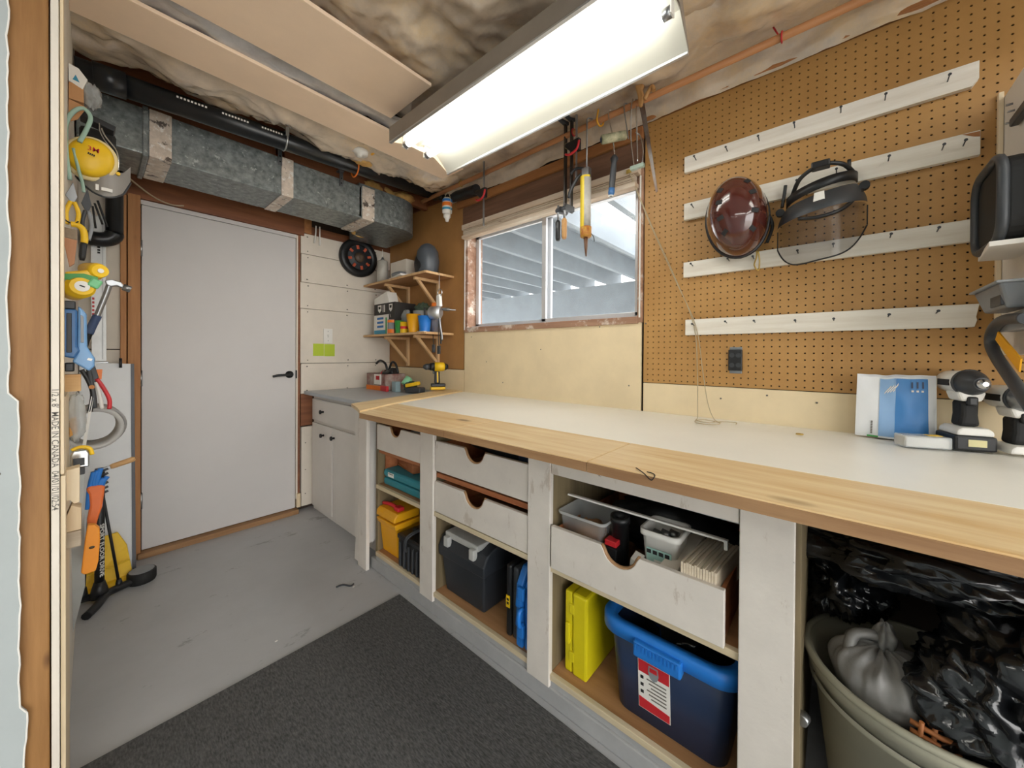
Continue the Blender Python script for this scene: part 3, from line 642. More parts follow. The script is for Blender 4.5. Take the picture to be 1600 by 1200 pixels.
S('red_bottle', 'red bottle standing at the right end of the teal case', 'bottle', redp, B().rev((1.06, 1.458, .4635), (1.06, 1.458, .548), [(0, .016), (.7, .016), (.85, .009), (1, .009)], 14))
# bay 2
charc = M('charcoal_plastic', '2c3036', .45, var=.15)
frosty = M('frosted_plastic', 'c9cac6', .35, alpha=.8)
tb = T('tool_box', 'large black tool box with clear organiser lid', 'tool box', (1.2, 1.14, .0985))
P('body', tb, charc, B().add([(1.060, 1.075, .099), (1.27, 1.075, .099), (1.27, 1.322, .099), (1.060, 1.322, .099), (1.045, 1.062, .27), (1.29, 1.062, .27), (1.29, 1.338, .27), (1.045, 1.338, .27)], [(0,3,2,1),(4,5,6,7),(0,1,5,4),(1,2,6,5),(2,3,7,6),(3,0,4,7)]), .012, seg=3)
P('lid', tb, charc, B().prism([(1.035, .262), (1.30, .262), (1.30, .305), (1.28, .352), (1.22, .366), (1.11, .366), (1.055, .345), (1.033, .305)], 1, 1.052, 1.346), .006)
P('organiser', tb, frosty, B().box((1.045, 1.10, .350), (1.18, 1.31, .376)), .004, label='clear organiser tray in the lid')
P('latch', tb, frosty, B().box((1.026, 1.105, .318), (1.05, 1.135, .362)), .004)
P('latch', tb, frosty, B().box((1.026, 1.27, .318), (1.05, 1.30, .362)), .004)
P('handle', tb, dkgrey, B().tube(bez([(1.25, 1.11, .358), (1.25, 1.12, .385), (1.25, 1.27, .385), (1.25, 1.28, .358)], 4), .009, 8))
bs = T('black_slim_case', 'slim black case with yellow label beside the tool box', 'case', (1.16, .925, .0985))
P('shell', bs, blackp, B().box((1.04, .912, .099), (1.34, .938, .372)), .010, seg=3)
P('shell', bs, dkgrey, B().box((1.045, .882, .099), (1.34, .909, .368)), .010, seg=3)
P('yellow_label', bs, yellow, B().box((1.0375, .916, .21), (1.0405, .934, .255)))
P('printed_marks', bs, ink, B().box((1.0370, .920, .222), (1.0374, .930, .231)))
P('printed_marks', bs, ink, B().box((1.0370, .920, .236), (1.0374, .930, .245)))
bc = T('blue_case', 'bright blue upright tool case in the middle bay', 'case', (1.15, .85, .0985))
P('shell', bc, bluep, B().prism([(1.025, .10), (1.31, .10), (1.31, .33), (1.27, .385), (1.06, .385), (1.025, .33), (1.018, .25), (1.025, .24), (1.018, .18), (1.025, .17)], 1, .842, .874), .008)
P('shell', bc, bluep, B().prism([(1.030, .10), (1.31, .10), (1.31, .33), (1.27, .378), (1.07, .378), (1.030, .33)], 1, .808, .839), .008)
for z in (.15, .285): P('latch', bc, bluep, B().box((1.010, .828, z), (1.026, .856, z+.045)), .004)
P('handle', bc, bluep, B().tube(bez([(1.024, .84, .195), (1.004, .84, .20), (1.004, .84, .245), (1.024, .84, .25)], 4), .008, 8))
S('teal_box', 'small teal box behind the tool box at its far side', 'box', teal, B().box((1.20, 1.343, .0985), (1.4, 1.350, .2)), .001)
# bay 3
yc = T('yellow_case', 'acid yellow upright tool case in the near bay', 'case', (1.2, .66, .0985))
P('shell', yc, lemon, B().box((1.060, .655, .099), (1.36, .684, .372)), .006)
P('shell', yc, lemon, B().box((1.056, .598, .099), (1.36, .653, .374)), .008)
P('latch', yc, lemon, B().box((1.055, .645, .30), (1.068, .665, .335)), .003)
P('latch', yc, lemon, B().box((1.055, .645, .14), (1.068, .665, .175)), .003)
P('handle', yc, lemon, B().box((1.048, .66, .20), (1.060, .676, .27)), .004)
# blue tote
tt = T('storage_tote', 'dark blue storage tote with bright blue rim and red label', 'tote', (1.28, .355, .0985))
def rr3(cx, cy, w_, h_, r_, z): return [(cx+p[0], cy+p[1], z) for p in rrect(w_, h_, r_, 6)]
def loft(loops, closed_bottom=True, b=None):
    b = b or B(); n = len(loops[0]); k = len(b.v)
    for l in loops: b.v += [Vector(p) for p in l]
    for j in range(len(loops)-1):
        for i in range(n):
            i2 = (i+1) % n; b.f.append([k+j*n+i, k+j*n+i2, k+(j+1)*n+i2, k+(j+1)*n+i]); b.sm.append(True)
    if closed_bottom: b.f.append([k+i for i in range(n)][::-1]); b.sm.append(False)
    return b
tcx, tcy = 1.265, .352
P('tub', tt, navy, loft([rr3(tcx, tcy, .40, .30, .04, .099), rr3(tcx, tcy, .44, .345, .05, .36), rr3(tcx, tcy, .43, .335, .05, .362), rr3(tcx, tcy, .39, .29, .04, .105)]))
P('rim', tt, bluep, loft([rr3(tcx, tcy, .452, .357, .055, .335), rr3(tcx, tcy, .482, .385, .065, .338), rr3(tcx, tcy, .482, .385, .065, .372), rr3(tcx, tcy, .470, .373, .06, .378), rr3(tcx, tcy, .425, .328, .05, .376), rr3(tcx, tcy, .42, .323, .05, .345)], False))
P('grip', tt, bluep, B().box((1.008, .295, .318), (1.040, .425, .362)), .006, label='bright blue moulded hand grip on the rim')
for k in range(12): P('grip_rib', tt, bluep, B().box((1.0055, .303+k*.010, .34), (1.009, .308+k*.010, .357)))
xl = lambda z: tcx-.20-(z-.099)/.261*.02-.0025
lab = P('label', tt, paper, B().slab([(xl(.14), .335, .14), (xl(.29), .335, .29), (xl(.29), .425, .29), (xl(.14), .425, .14)], (-.001, 0, 0)), label='white and red printed label')
P('label_band', lab, redink, B().slab([(xl(.252)-.0014, .337, .252), (xl(.288)-.0014, .337, .288), (xl(.288)-.0014, .423, .288), (xl(.252)-.0014, .423, .252)], (-.0006, 0, 0)))
P('label_band', lab, redink, B().slab([(xl(.142)-.0014, .337, .142), (xl(.165)-.0014, .337, .165), (xl(.175)-.0014, .423, .175), (xl(.142)-.0014, .423, .142)], (-.0006, 0, 0)))
sh = [(.367, .283), (.393, .283), (.395, .262), (.390, .247), (.380, .240), (.370, .247), (.365, .262)]
P('shield_mark', lab, greyp, B().slab([(xl(z)-.0024, y, z) for (y, z) in sh], (-.0005, 0, 0)))
P('shield_mark', lab, redink, B().slab([(xl(z)-.0030, y, z) for (y, z) in ((.370, .279), (.390, .279), (.391, .266), (.369, .266))], (-.0004, 0, 0)))
for k in range(6):
    z = .236-k*.011; P('printed_line', lab, greyink, B().slab([(xl(z)-.0014, .345, z), (xl(z)-.0014, .345, z+.0035), (xl(z)-.0014, .400-.006*(k % 3), z+.0035), (xl(z)-.0014, .400-.006*(k % 3), z)], (-.0005, 0, 0)))
    if k % 2 == 0: P('printed_line', lab, ink, B().slab([(xl(z)-.0014, .409, z-.004), (xl(z)-.0014, .409, z+.005), (xl(z)-.0014, .418, z+.005), (xl(z)-.0014, .418, z-.004)], (-.0005, 0, 0)))
S('black_liner', 'dark plastic bundle inside the blue tote', 'bundle', bagm, B().ell((1.27, .35, .29), (.15, .115, .085), 40, 24, lambda d: 1+.28*noise.noise(d*3)+.14*noise.noise(d*8)))
# wide drawer contents
dc = T('clear_box', 'clear lidless plastic box of screws at the left of the wide drawer', 'box', (1.10, .615, .50))
P('box_shell', dc, clearp, loft([rr3(1.105, .615, .12, .135, .015, .545), rr3(1.105, .615, .135, .165, .018, .645), rr3(1.105, .615, .145, .175, .018, .645), rr3(1.105, .615, .145, .175, .018, .637)]))
P('contents', dc, card, B().ell((1.105, .615, .575), (.05, .06, .035), 24, 14, lambda d: 1+.3*noise.noise(d*7)), stuff=True)
S('box_stand', 'dark box propping up the clear plastic box', 'box', blackp, B().box((1.03, .53, .476), (1.19, .684, .543)), .004)
tu = T('white_tub', 'square white tub of metal fittings in the wide drawer', 'tub', (1.115, .378, .51))
P('tub_shell', tu, whitep, loft([rr3(1.115, .372, .095, .082, .014, .535), rr3(1.115, .372, .112, .10, .016, .645), rr3(1.115, .372, .126, .114, .02, .648), rr3(1.115, .372, .126, .114, .02, .664), rr3(1.115, .372, .110, .098, .016, .664), rr3(1.115, .372, .090, .078, .014, .60)]))
P('paper_label', tu, M('tub_label_teal', 'a9cfc6', .6), B().slab([(1.0645, .337, .555), (1.0585, .337, .615), (1.0585, .407, .615), (1.0645, .407, .555)], (-.001, 0, 0)))
for k in range(4): P('printed_line', tu, ink, B().slab([(1.0575, .342+k*.017, .600), (1.0568, .342+k*.017, .611), (1.0568, .354+k*.017, .611), (1.0575, .354+k*.017, .600)], (-.001, 0, 0)))
P('printed_line', tu, paper, B().slab([(1.0600, .352, .566), (1.0585, .352, .585), (1.0585, .385, .585), (1.0600, .385, .566)], (-.001, 0, 0)))
for (y, x, z) in ((.37, 1.11, .640), (.39, 1.10, .638), (.35, 1.12, .642)): P('fitting', tu, steel, B().rev((x, y-.012, z), (x, y+.012, z+.004), [(0, .013), (1, .013)], 14))
S('tub_stand', 'dark tin under the white tub', 'tin', dkgrey, B().box((1.06, .32, .476), (1.17, .425, .534)), .004)
for k in range(13):
    S('wood_shim', 'one of the thin white-ended shims packed at the right of the wide drawer', 'shim', WOOD('shim_wood', 'e6dccb', 'cbb99c', 0, 12), B().frame((1.105, .208+k*.0065, .590), (1, -.10, .0), (0, 0, 1), (0, 1, 0), .19, .085+.004*math.sin(k*2.1), .0055), .0006, group='shims packed in the wide drawer')
S('card_box', 'long pale cardboard box leaning on the shims', 'box', gyps, B().frame((1.13, .325, .585), (1, -.12, .18), (-.18, 0, 1), (0, 1, .12), .22, .05, .044), .002)
S('dark_canister', 'black upright tube in the wide drawer', 'tube', blackp, B().rev((1.10, .505, .476), (1.085, .50, .668), [(0, .026), (.9, .026), (.9, .03), (1, .03), (1, .018), (.9, .016)], 20, False))
S('red_packet', 'small black and red packet in the wide drawer', 'packet', redp, B().box((1.04, .492, .585), (1.075, .53, .602)), .002)
S('packet_stand', 'black box under the small red packet', 'box', blackp, B().box((1.035, .488, .476), (1.075, .528, .583)), .003)
S('tile_spacer_bag', 'small white carton in the hand notch of the wide drawer', 'carton', paper, B().frame((1.06, .435, .553), (0, 1, .2), (1, 0, .2), (-.2, -.2, 1), .03, .04, .05), .002)
S('corner_trim', 'white metal L-shaped trim lying across the wide drawer', 'trim', whitep, B().slab([(1.08, .205, .664), (1.08, .205, .690), (1.08, .210, .690), (1.08, .690, .690), (1.08, .690, .684), (1.08, .214, .684), (1.08, .214, .664)], (.012, 0, 0)), .001)
S('corner_trim', 'grey metal trim behind the white trim in the wide drawer', 'trim', alum, B().slab([(1.17, .18, .705), (1.17, .18, .718), (1.17, .69, .725), (1.17, .69, .712)], (.03, 0, 0)), .001)
S('dark_clutter', 'added lump of black clutter darkening the back of the wide drawer', 'pouch', blackp, B().ell((1.30, .42, .585), (.11, .20, .09), 40, 24, lambda d: 1+.25*noise.noise(d*3)+.1*noise.noise(d*7)))  # made-up dark lump, put in to keep the drawer's back dark
# bay 4: bin, bags, basket
bi = T('waste_bin', 'beige round plastic bin in the last bay', 'bin', (1.215, -.15, .0585))
c0 = (1.215, -.155, .059); c1 = (1.215, -.155, .455)
P('bin_shell', bi, canm, B().rev(c0, c1, [(0, .15), (.90, .192), (.91, .204), (1, .208), (1, .195), (.9, .182), (.05, .142)], 48))
P('rim', bi, canm, B().tube([(1.215+.205*math.cos(t), -.155+.205*math.sin(t), .452) for t in [2*PI*i/48 for i in range(48)]], .008, 8, closed=True))
P('band', bi, canm, B().rev((1.215, -.155, .385), (1.215, -.155, .40), [(0, .194), (.5, .2), (1, .196)], 48, False))
def bag(c, r, sd, st=(1, 1, 1), a1=.3, f2=2.2, a2=.22, f3=5, a3=.10, n=110, m=64):
    """crumpled plastic: broad lumps with sharp fold ridges"""
    o = Vector((sd*3.1, sd*1.3, sd*.7)); st = Vector(st)
    def rid(p): return 1-2*abs(noise.noise(p))
    def fn(d):
        w_ = Vector((noise.noise(d*1.7+o), noise.noise(d*1.7+o*2), noise.noise(d*1.7-o)))*.6
        q = Vector(((d.x+w_.x)*st.x, (d.y+w_.y)*st.y, (d.z+w_.z)*st.z))
        return 1+a1*noise.noise(d*1.6+o)+a2*(rid(q*f2+o)-.5)+a3*(rid(q*f3-o)-.5)
    return B().ell(c, r, n, m, fn)
S('bin_bag', 'big glossy black bag slumped high at the back of the last bay', 'bag', bagm, bag((1.36, -.22, .70), (.20, .34, .11), 1, (1, .5, 2.2), .35))
S('bin_bag', 'black bag draped over the right side of the bin', 'bag', bagm, bag((1.20, -.37, .55), (.18, .20, .16), 2, (.8, 1.6, .7), .25))
S('bin_bag', 'black bag spilling forward between bin and front edge', 'bag', bagm, bag((1.13, -.25, .50), (.10, .13, .12), 3, (.7, 1.7, .7), .25))
S('bin_bag', 'small black bag tucked on the left of the last bay', 'bag', bagm, bag((1.37, -.03, .57), (.15, .09, .10), 4, (1, .7, 1.8), .3))
gb = T('carrier_bag', 'knotted grey carrier bag inside the beige bin', 'bag', (1.18, -.07, .4))
def sackf(d):
    ph = math.atan2(d.y, d.x); k = max(0, d.z+.2)
    return (1-.30*max(0, d.z)**2)*(1+.075*k*math.sin(9*ph+3*noise.noise(d*1.5))+.03*k*math.sin(21*ph+4*noise.noise(d*2))+.16*noise.noise(d*1.6+Vector((3, 1, 2))))
P('sack', gb, greybag, B().ell((1.165, -.085, .452), (.098, .088, .100), 120, 60, sackf))
P('knot', gb, greybag, B().ell((1.172, -.088, .540), (.024, .018, .030), 40, 24, lambda d: 1+.15*math.sin(5*math.atan2(d.y, d.x))+.2*noise.noise(d*2)))
P('loop', gb, greybag, B().tube(bez([(1.17, -.085, .54), (1.15, -.04, .535), (1.13, -.03, .50), (1.12, -.05, .475)], 6), .011, 8))
wk = T('wicker_basket', 'orange woven basket fragment at the front of the bin', 'basket', (1.06, -.155, .36))
for k in range(5): P('stake', wk, wicker, B().tube([(1.055+.004*k, -.125-.018*k, .36), (1.045+.004*k, -.130-.018*k, .47)], .004, 6))
for k in range(6): P('weaver', wk, wicker, B().tube([(1.050, -.115, .375+k*.017), (1.046, -.155, .370+k*.017), (1.062, -.205, .366+k*.017)], .005, 6))
# ================================================================ PEGBOARD WALL
zstrip = [(1.971, 2.041), (1.764, 1.836), (1.512, 1.578), (1.258, 1.326)]
whs = WOOD('whitewashed_pine', 'f0ece2', 'ddd5c6', 1, 12, .6)
for i, (z0, z1) in enumerate(zstrip):
    st = T('nail_rail', ['topmost of the four white pegboard rails with clipped corner', 'second white pegboard rail from the top with chipped end', 'third white pegboard rail, behind the visor', 'lowest white pegboard rail, above the outlet'][i], 'rail', (XW-.01, .1, z0), group='white rails on the pegboard')
    ye = [-.309, -.313, -.305, -.313][i]
    poly = [(.508, z0), (.508, z1), (ye, z1), (ye, z0)]
    if i == 0: poly = [(.508, z0), (.508, z1), (ye, z1), (ye, z0+.018), (ye+.012, z0)]
    if i == 3: poly = [(.498, z0), (.498, z1), (ye-.003, z1), (ye+.003, z0+.030), (ye+.001, z0+.02), (ye+.006, z0)]
    P('board', st, whs, B().prism(poly, 0, XW-.02, XW-.0012), .0012)
    if i == 1: P('chip', st, platew, B().slab([(XW-.0205, ye+.001, z1-.004), (XW-.0205, ye+.035, z1-.002), (XW-.0205, ye+.012, z1-.016), (XW-.0205, ye+.001, z1-.02)], (.001, 0, 0)))
    for k in range(7 if i != 1 else 8):
        y = [.46, .34, .235, .118, .0, -.12, -.24, -.28][k]+.01*math.sin(k*3+i); z = z0+.045+.005*math.sin(k*5+i)
        P('nail', st, dkgrey, B().cyl((XW-.02, y, z-.004), (XW-.052, y, z), .0017, n=6).cyl((XW-.052, y, z), (XW-.0535, y, z), .0042, n=8))
# outlet
ou = T('power_outlet', 'black quad power outlet mounted on the pegboard', 'outlet', (XW-.005, .307, 1.104))
P('mounting_strap', ou, steel, B().box((XW-.004, .285, 1.097), (XW-.0015, .329, 1.205)), .001)
P('body', ou, blackp, B().box((XW-.014, .283, 1.108), (XW-.002, .332, 1.194)), .003)
for z in (1.131, 1.171):
    for y in (.296, .319): P('socket', ou, dkgrey, B().cyl((XW-.015, y, z), (XW-.0135, y, z), .0095, n=12))
# helmet
he = T('skate_helmet', 'glossy maroon helmet with square vents hung on the rails', 'helmet', (1.62, .295, 1.55))
HC = Vector((1.665, .297, 1.705)); ax = Vector((-1, -.16, .06)).normalized(); eu = Vector((0, .10, 1)); eu = (eu-ax*eu.dot(ax)).normalized(); er = eu.cross(ax)
def hpt(t, ph, k=1.0):   # t: 0 crown .. 1 rim
    r_ = math.sin(t*PI/2)**.78; d_ = math.cos(t*PI/2)**.85
    return HC+ax*(.135*d_*k)+er*(.103*r_*math.cos(ph)*k)+eu*(.152*r_*math.sin(ph)*k)
def shell(k, t1=1.0, n=40, m=16): return B().grid(n, m, lambda a, c: hpt(c*t1, a*2*PI, k))
P('shell', he, helm, shell(1.0))
P('liner', he, blackp, shell(.93, 1.0))
P('rim_edge', he, blackp, B().tube([hpt(1, 2*PI*i/40)-ax*.004 for i in range(40)], .007, 8, closed=True))
for (t, ph) in ((.42, 2.25), (.30, 2.75), (.30, 3.5), (.42, 4.05), (.46, .95), (.34, .45), (.33, -.35), (.46, -.95)):
    c = hpt(t, ph, 1.0); n_ = ((c-HC)).normalized(); r_ = (hpt(t, ph+.05)-hpt(t, ph-.05)).normalized(); u_ = n_.cross(r_)
    P('vent', he, ink, B().frame(c+n_*.0005, u_, r_, n_, .024, .017, .004), .002)
P('strap', he, rubber, B().tube(bez([(1.68, .195, 1.70), (1.70, .185, 1.66), (1.69, .20, 1.60)], 5), .006, 6))
hk = S('chin_strap', 'brass chain link dangling under the maroon helmet', 'strap', brass, B().tube(bez([(1.69, .232, 1.575), (1.70, .235, 1.55), (1.69, .24, 1.52), (1.70, .228, 1.50), (1.695, .224, 1.535), (1.69, .228, 1.572)], 5), .0025, 6))
# face shield
fs = T('face_shield', 'black headgear with smoked wrap-around visor hung on the rails', 'face shield', (1.62, .05, 1.48))
SC = Vector((1.715, .047, 1.70))
def band(z0, z1, rx, ry, a0, a1, dz=0, n=26, th=.004, yoff=0):
    b = B()
    def q(a, zz, k): return Vector((SC.x-rx*math.sin(a)*k, SC.y+yoff+ry*math.cos(a)*k, zz+dz*math.cos(a)))
    for i in range(n):
        A = a0+(a1-a0)*i/n; C = a0+(a1-a0)*(i+1)/n; k1 = 1-th/rx
        p = [q(A, z0, 1), q(C, z0, 1), q(C, z1, 1), q(A, z1, 1), q(A, z0, k1), q(C, z0, k1), q(C, z1, k1), q(A, z1, k1)]
        b.add(p, [(0,1,2,3),(5,4,7,6),(3,2,6,7),(0,4,5,1)]+([(0,3,7,4)] if i == 0 else [])+([(1,5,6,2)] if i == n-1 else []), True)
    return b
def vis(a, c):
    A = PI*.02+PI*.96*a; z = 1.655-(.165-.10*abs(math.cos(A))**4)*c-.02*math.cos(A)
    return (SC.x-.125*math.sin(A)*(1-.05*c), SC.y+.122*math.cos(A), z)
P('visor', fs, smoke, B().grid(30, 10, vis), label='smoked see-through visor')
P('visor_edge', fs, blackp, B().tube([vis(i/30, 1) for i in range(31)], .0025, 6).tube([vis(0, j/8) for j in range(9)], .002, 6).tube([vis(1, j/8) for j in range(9)], .002, 6))
P('brow_guard', fs, dkgrey, B().grid(30, 8, lambda a, c: (SC.x-(.090+.038*math.sin(c*1.6))*math.sin(PI*a), SC.y+(.098+.024*math.sin(c*1.6))*math.cos(PI*a), 1.732-.068*c-.02*math.cos(PI*a)-.01*math.sin(PI*a))), label='dark grey domed brow guard')
P('head_band', fs, blackp, band(1.738, 1.770, .088, .098, .0, PI, -.022))
P('crown_band', fs, blackp, B().tube(bez([(1.70, .125, 1.76), (1.66, .10, 1.80), (1.64, .045, 1.822), (1.66, -.01, 1.815), (1.70, -.04, 1.79)], 6), .007, 8))
P('ratchet', fs, blackp, B().box((1.63, .02, 1.813), (1.67, .07, 1.835)), .004)
P('sticker', fs, whitep, B().slab([(1.601, .062, 1.688), (1.6005, .032, 1.690), (1.611, .034, 1.722), (1.6115, .060, 1.720)], (-.002, 0, 0)), label='white sticker')
for y in (.160, -.066): P('pivot_knob', fs, blackp, B().cyl((1.70, y, 1.70 if y > 0 else 1.735), (1.68, y, 1.70 if y > 0 else 1.735), .014, n=12))
P('side_arm', fs, blackp, B().tube(bez([(1.70, -.066, 1.735), (1.66, -.05, 1.70), (1.60, -.01, 1.645), (1.585, .05, 1.63), (1.60, .10, 1.64)], 5), .006, 8))
P('strap', fs, blackp, B().tube(bez([(1.69, .145, 1.80), (1.695, .150, 1.76), (1.69, .155, 1.72)], 4), .0055, 6))
P('strap', fs, blackp, B().tube(bez([(1.69, -.028, 1.835), (1.692, -.03, 1.79), (1.69, -.042, 1.765)], 4), .0055, 6))

# ---- white cabinet at the right edge and things hung on its side
wc = T('wall_cabinet', 'white wall shelf unit at the right end of the pegboard', 'shelf unit', (1.55, -.5, 1.17))
P('side_panel', wc, cab_white, B().box((1.35, -.372, 1.175), (XW-.006, -.356, 1.915)), .002)
P('back_strip', wc, pale, B().box((XW-.018, -.355, 1.17), (XW-.002, -.345, 1.93)), .001)
P('side_panel', wc, cab_white, B().box((1.35, -.95, 1.175), (XW-.006, -.935, 1.915)), .002)
for z in (1.18, 1.42, 1.66, 1.90): P('shelf', wc, cab_white, B().box((1.35, -.934, z), (XW-.006, -.373, z+.016)), .001)
P('bracket', wc, cab_white, B().slab([(1.62, -.355, 1.430), (1.40, -.355, 1.430), (1.40, -.27, 1.430), (1.60, -.29, 1.430)], (0, 0, .012)), .001)
for (x, z) in ((1.655, 1.86), (1.64, 1.835), (1.655, 1.81)): P('shelf_pin', wc, steel, B().cyl((x, -.356, z), (x, -.344, z), .003, n=8))
bk = T('black_tray', 'black rounded plastic tray leaning on the white shelf unit', 'tray', (1.5, -.31, 1.445))
pl = [(1.50+p[0], 1.545+p[1]) for p in rrect(.22, .20, .05, 6)]
P('tray_back', bk, rubber, B().prism(pl, 1, -.330, -.290), .010, seg=3)
P('rim', bk, dkgrey, B().tube([(p[0], -.287, p[1]) for p in pl], .010, 8, closed=True))
gt = T('grey_parts_bin', 'grey plastic parts bin hooked on the white shelf unit', 'bin', (1.52, -.32, 1.28))
P('bin_shell', gt, M('hazy_grey_plastic', '7d8288', .3, alpha=.85), B().add([(1.42, -.343, 1.285), (1.60, -.343, 1.285), (1.59, -.300, 1.285), (1.42, -.300, 1.285), (1.40, -.344, 1.345), (1.625, -.344, 1.345), (1.615, -.285, 1.345), (1.40, -.285, 1.345)], [(0,3,2,1),(4,5,6,7),(0,1,5,4),(1,2,6,5),(2,3,7,6),(3,0,4,7)]), .006)
P('rim', gt, greyp, B().box((1.395, -.345, 1.343), (1.630, -.280, 1.349)), .002)
P('label_block', gt, dkgrey, B().box((1.42, -.298, 1.292), (1.50, -.292, 1.34)), .002)
S('folded_sandpaper', 'grey folded sheets below the parts bin', 'sheets', greyp, B().slab([(1.40, -.354, 1.235), (1.59, -.354, 1.235), (1.61, -.354, 1.27), (1.40, -.354, 1.282)], (0, .03, 0)), .002)
hs = T('hacksaw', 'grey bow saw frame with amber blade at the right edge', 'saw', (1.5, -.30, 1.1))
P('bow', hs, dkgrey, B().tube(bez([(1.36, -.315, 1.255), (1.50, -.315, 1.262), (1.578, -.315, 1.245), (1.602, -.315, 1.210), (1.56, -.315, 1.172), (1.44, -.315, 1.115), (1.30, -.315, 1.05)], 6), .0125, 12))
P('blade', hs, amber, B().slab([(1.57, -.318, 1.215), (1.40, -.318, 1.135), (1.39, -.318, 1.165), (1.55, -.318, 1.235)], (0, .003, 0)))
S('pipe_strap', 'short dark grey strap fixed to the shelf unit side', 'strap', dkgrey, B().box((1.40, -.355, 1.775), (1.60, -.338, 1.797)), .004)

# ================================================================ ON THE BENCH
# paper bag
bgx = T('paper_bag', 'blue and white crumpled paper bag standing on the bench', 'bag', (1.66, -.14, ZT+.003))
W0, W1 = -.052, -.232
def bagf(a, c, side):
    y = W0+(W1-W0)*a+.004*(c-.5)*(1 if a > .5 else -1); z = ZT+.004+.195*c+.006*nz((a*6, 0, 0), 1, 2)*(c > .9)
    puff = .022*math.sin(PI*a)*(1-.7*c)
    x = 1.675+.025*a-.01*c-side*puff+.006*nz((a*5, c*3, side), 1, 8)
    return (x, y, z)
P('front_sheet', bgx, M('bag_white', 'eceef0', .45, var=.04), B().grid(24, 16, lambda a, c: bagf(a, c, 1)))
P('back_sheet', bgx, M('bag_white', 'eceef0', .45), B().grid(24, 16, lambda a, c: bagf(a, c*1.03, -1)))
def pr_(u0, u1, v0, v1, e=.0018): return lambda a, c: tuple(Vector(bagf(u0+(u1-u0)*a, v0+(v1-v0)*c, 1))-Vector((e, 0, 0)))
P('blue_print', bgx, M('bag_light_blue', '8fb5df', .45, var=.06), B().grid(12, 14, pr_(.30, .52, .03, .97)), label='light blue printed band')
P('blue_print', bgx, M('bag_mid_blue', '3f82c3', .45, var=.08), B().grid(14, 14, pr_(.50, .90, .03, .97, .0022)), label='deep blue printed field')
for k in range(4): P('swoosh_mark', bgx, paper, B().grid(4, 2, (lambda k: lambda a, c: tuple(Vector(bagf(.36+k*.035+.08*a, .72+.03*k*.4+.12*a+.025*c, 1))-Vector((.0034, 0, 0))))(k)))
for k in range(3): P('print_dot', bgx, paper, B().grid(2, 2, pr_(.70+k*.06, .73+k*.06, .77, .80, .0036)))
for k in range(3): P('print_bar', bgx, navy, B().grid(2, 2, pr_(.70+k*.065, .722+k*.065, .83, .92, .0036)))
for k in range(8): P('side_letter', bgx, greyink, B().grid(2, 2, pr_(.20, .225, .06+k*.027, .08+k*.027, .0030)))
P('green_mark', bgx, green, B().grid(4, 2, pr_(.16, .30, .003, .03, .003)))
cb = T('small_clear_case', 'small clear plastic case with yellow sticker beside the paper bag', 'case', (1.56, -.18, ZT+.003))
P('base', cb, clearp, B().frame((1.585, -.190, ZT+.020), (.45, -1, 0), (1, .45, 0), (0, 0, 1), .105, .05, .034), .004)
P('insert', cb, paper, B().frame((1.585, -.190, ZT+.019), (.45, -1, 0), (1, .45, 0), (0, 0, 1), .095, .042, .026), .002)
P('sticker', cb, yellow, B().frame((1.598, -.213, ZT+.0375), (.45, -1, 0), (1, .45, 0), (0, 0, 1), .03, .022, .001))
for k in range(5): P('printed_mark', cb, greyink, B().frame((1.5625+.0028*k+.012, -.193-.0062*k-.012, ZT+.010), (.45, -1, 0), (0, 0, 1), (1, .45, 0), .0045, .009, .0012))
def driver(label, loc, rot, battery, g):
    t = T('impact_driver', label, 'power tool', loc, rot, g); z = 0.0
    if battery:
        P('battery', t, blackp, B().box((-.042, -.046, .0), (.042, .046, .042)), .006, loc=True)
        P('battery_label', t, M('aged_label', 'd8cf9c', .6), B().box((-.016, -.0475, .013), (.020, -.046, .032)), loc=True)
        z = .038
    P('foot', t, whitep, B().prism([(-.038, z+.004), (.038, z+.004), (.036, z+.018), (.026, z+.026), (-.026, z+.026), (-.036, z+.018)], 1, -.044, .040), .005, loc=True)
    P('grip', t, rubber, B().prism([(-.022, z+.026), (.022, z+.026), (.018, z+.06), (.019, z+.10), (-.019, z+.10), (-.018, z+.06)], 1, -.022, .024), .010, loc=True, seg=3)
    P('trigger', t, blackp, B().box((-.011, -.034, z+.086), (.011, -.018, z+.112)), .005, loc=True)
    P('collar', t, whitep, B().prism([(-.021, z+.098), (.021, z+.098), (.030, z+.125), (-.030, z+.125)], 1, -.028, .03), .006, loc=True)
    P('motor', t, whitep, B().rev((0, .075, z+.150), (0, -.01, z+.150), [(0, .02), (.08, .032), (1, .034)], 24), loc=True)
    P('gear_case', t, dkgrey if battery else steel, B().rev((0, -.01, z+.150), (0, -.065, z+.150), [(0, .036), (.35, .034), (.75, .022), (.8, .019), (1, .017)], 24), loc=True)
    P('bezel', t, dkgrey, B().rev((0, -.012, z+.150), (0, -.02, z+.150), [(0, .0372), (.5, .0382), (1, .036)], 24), loc=True)
    P('chuck', t, chrome, B().rev((0, -.065, z+.150), (0, -.078, z+.150), [(0, .014), (.6, .013), (.7, .007), (1, .006)], 16), loc=True)
    for s_ in (-1, 1): P('side_stripe', t, rubber, B().box((s_*.033, .0, z+.140), (s_*.0355, .05, z+.158)), loc=True)
    return t
driver('white and black impact driver standing on its battery', (1.650, -.280, ZT+.003), -1.28, True, 'impact drivers on the bench')
driver('white impact driver standing without a battery', (1.655, -.372, ZT+.003), -1.25, False, 'impact drivers on the bench')
S('brass_washer', 'small brass washer lying on the white bench top', 'washer', brass, B().rev((1.555, .088, ZT+.0025), (1.555, .088, ZT+.006), [(0, .004), (0, .011), (1, .010), (1, .004)], 18, False))
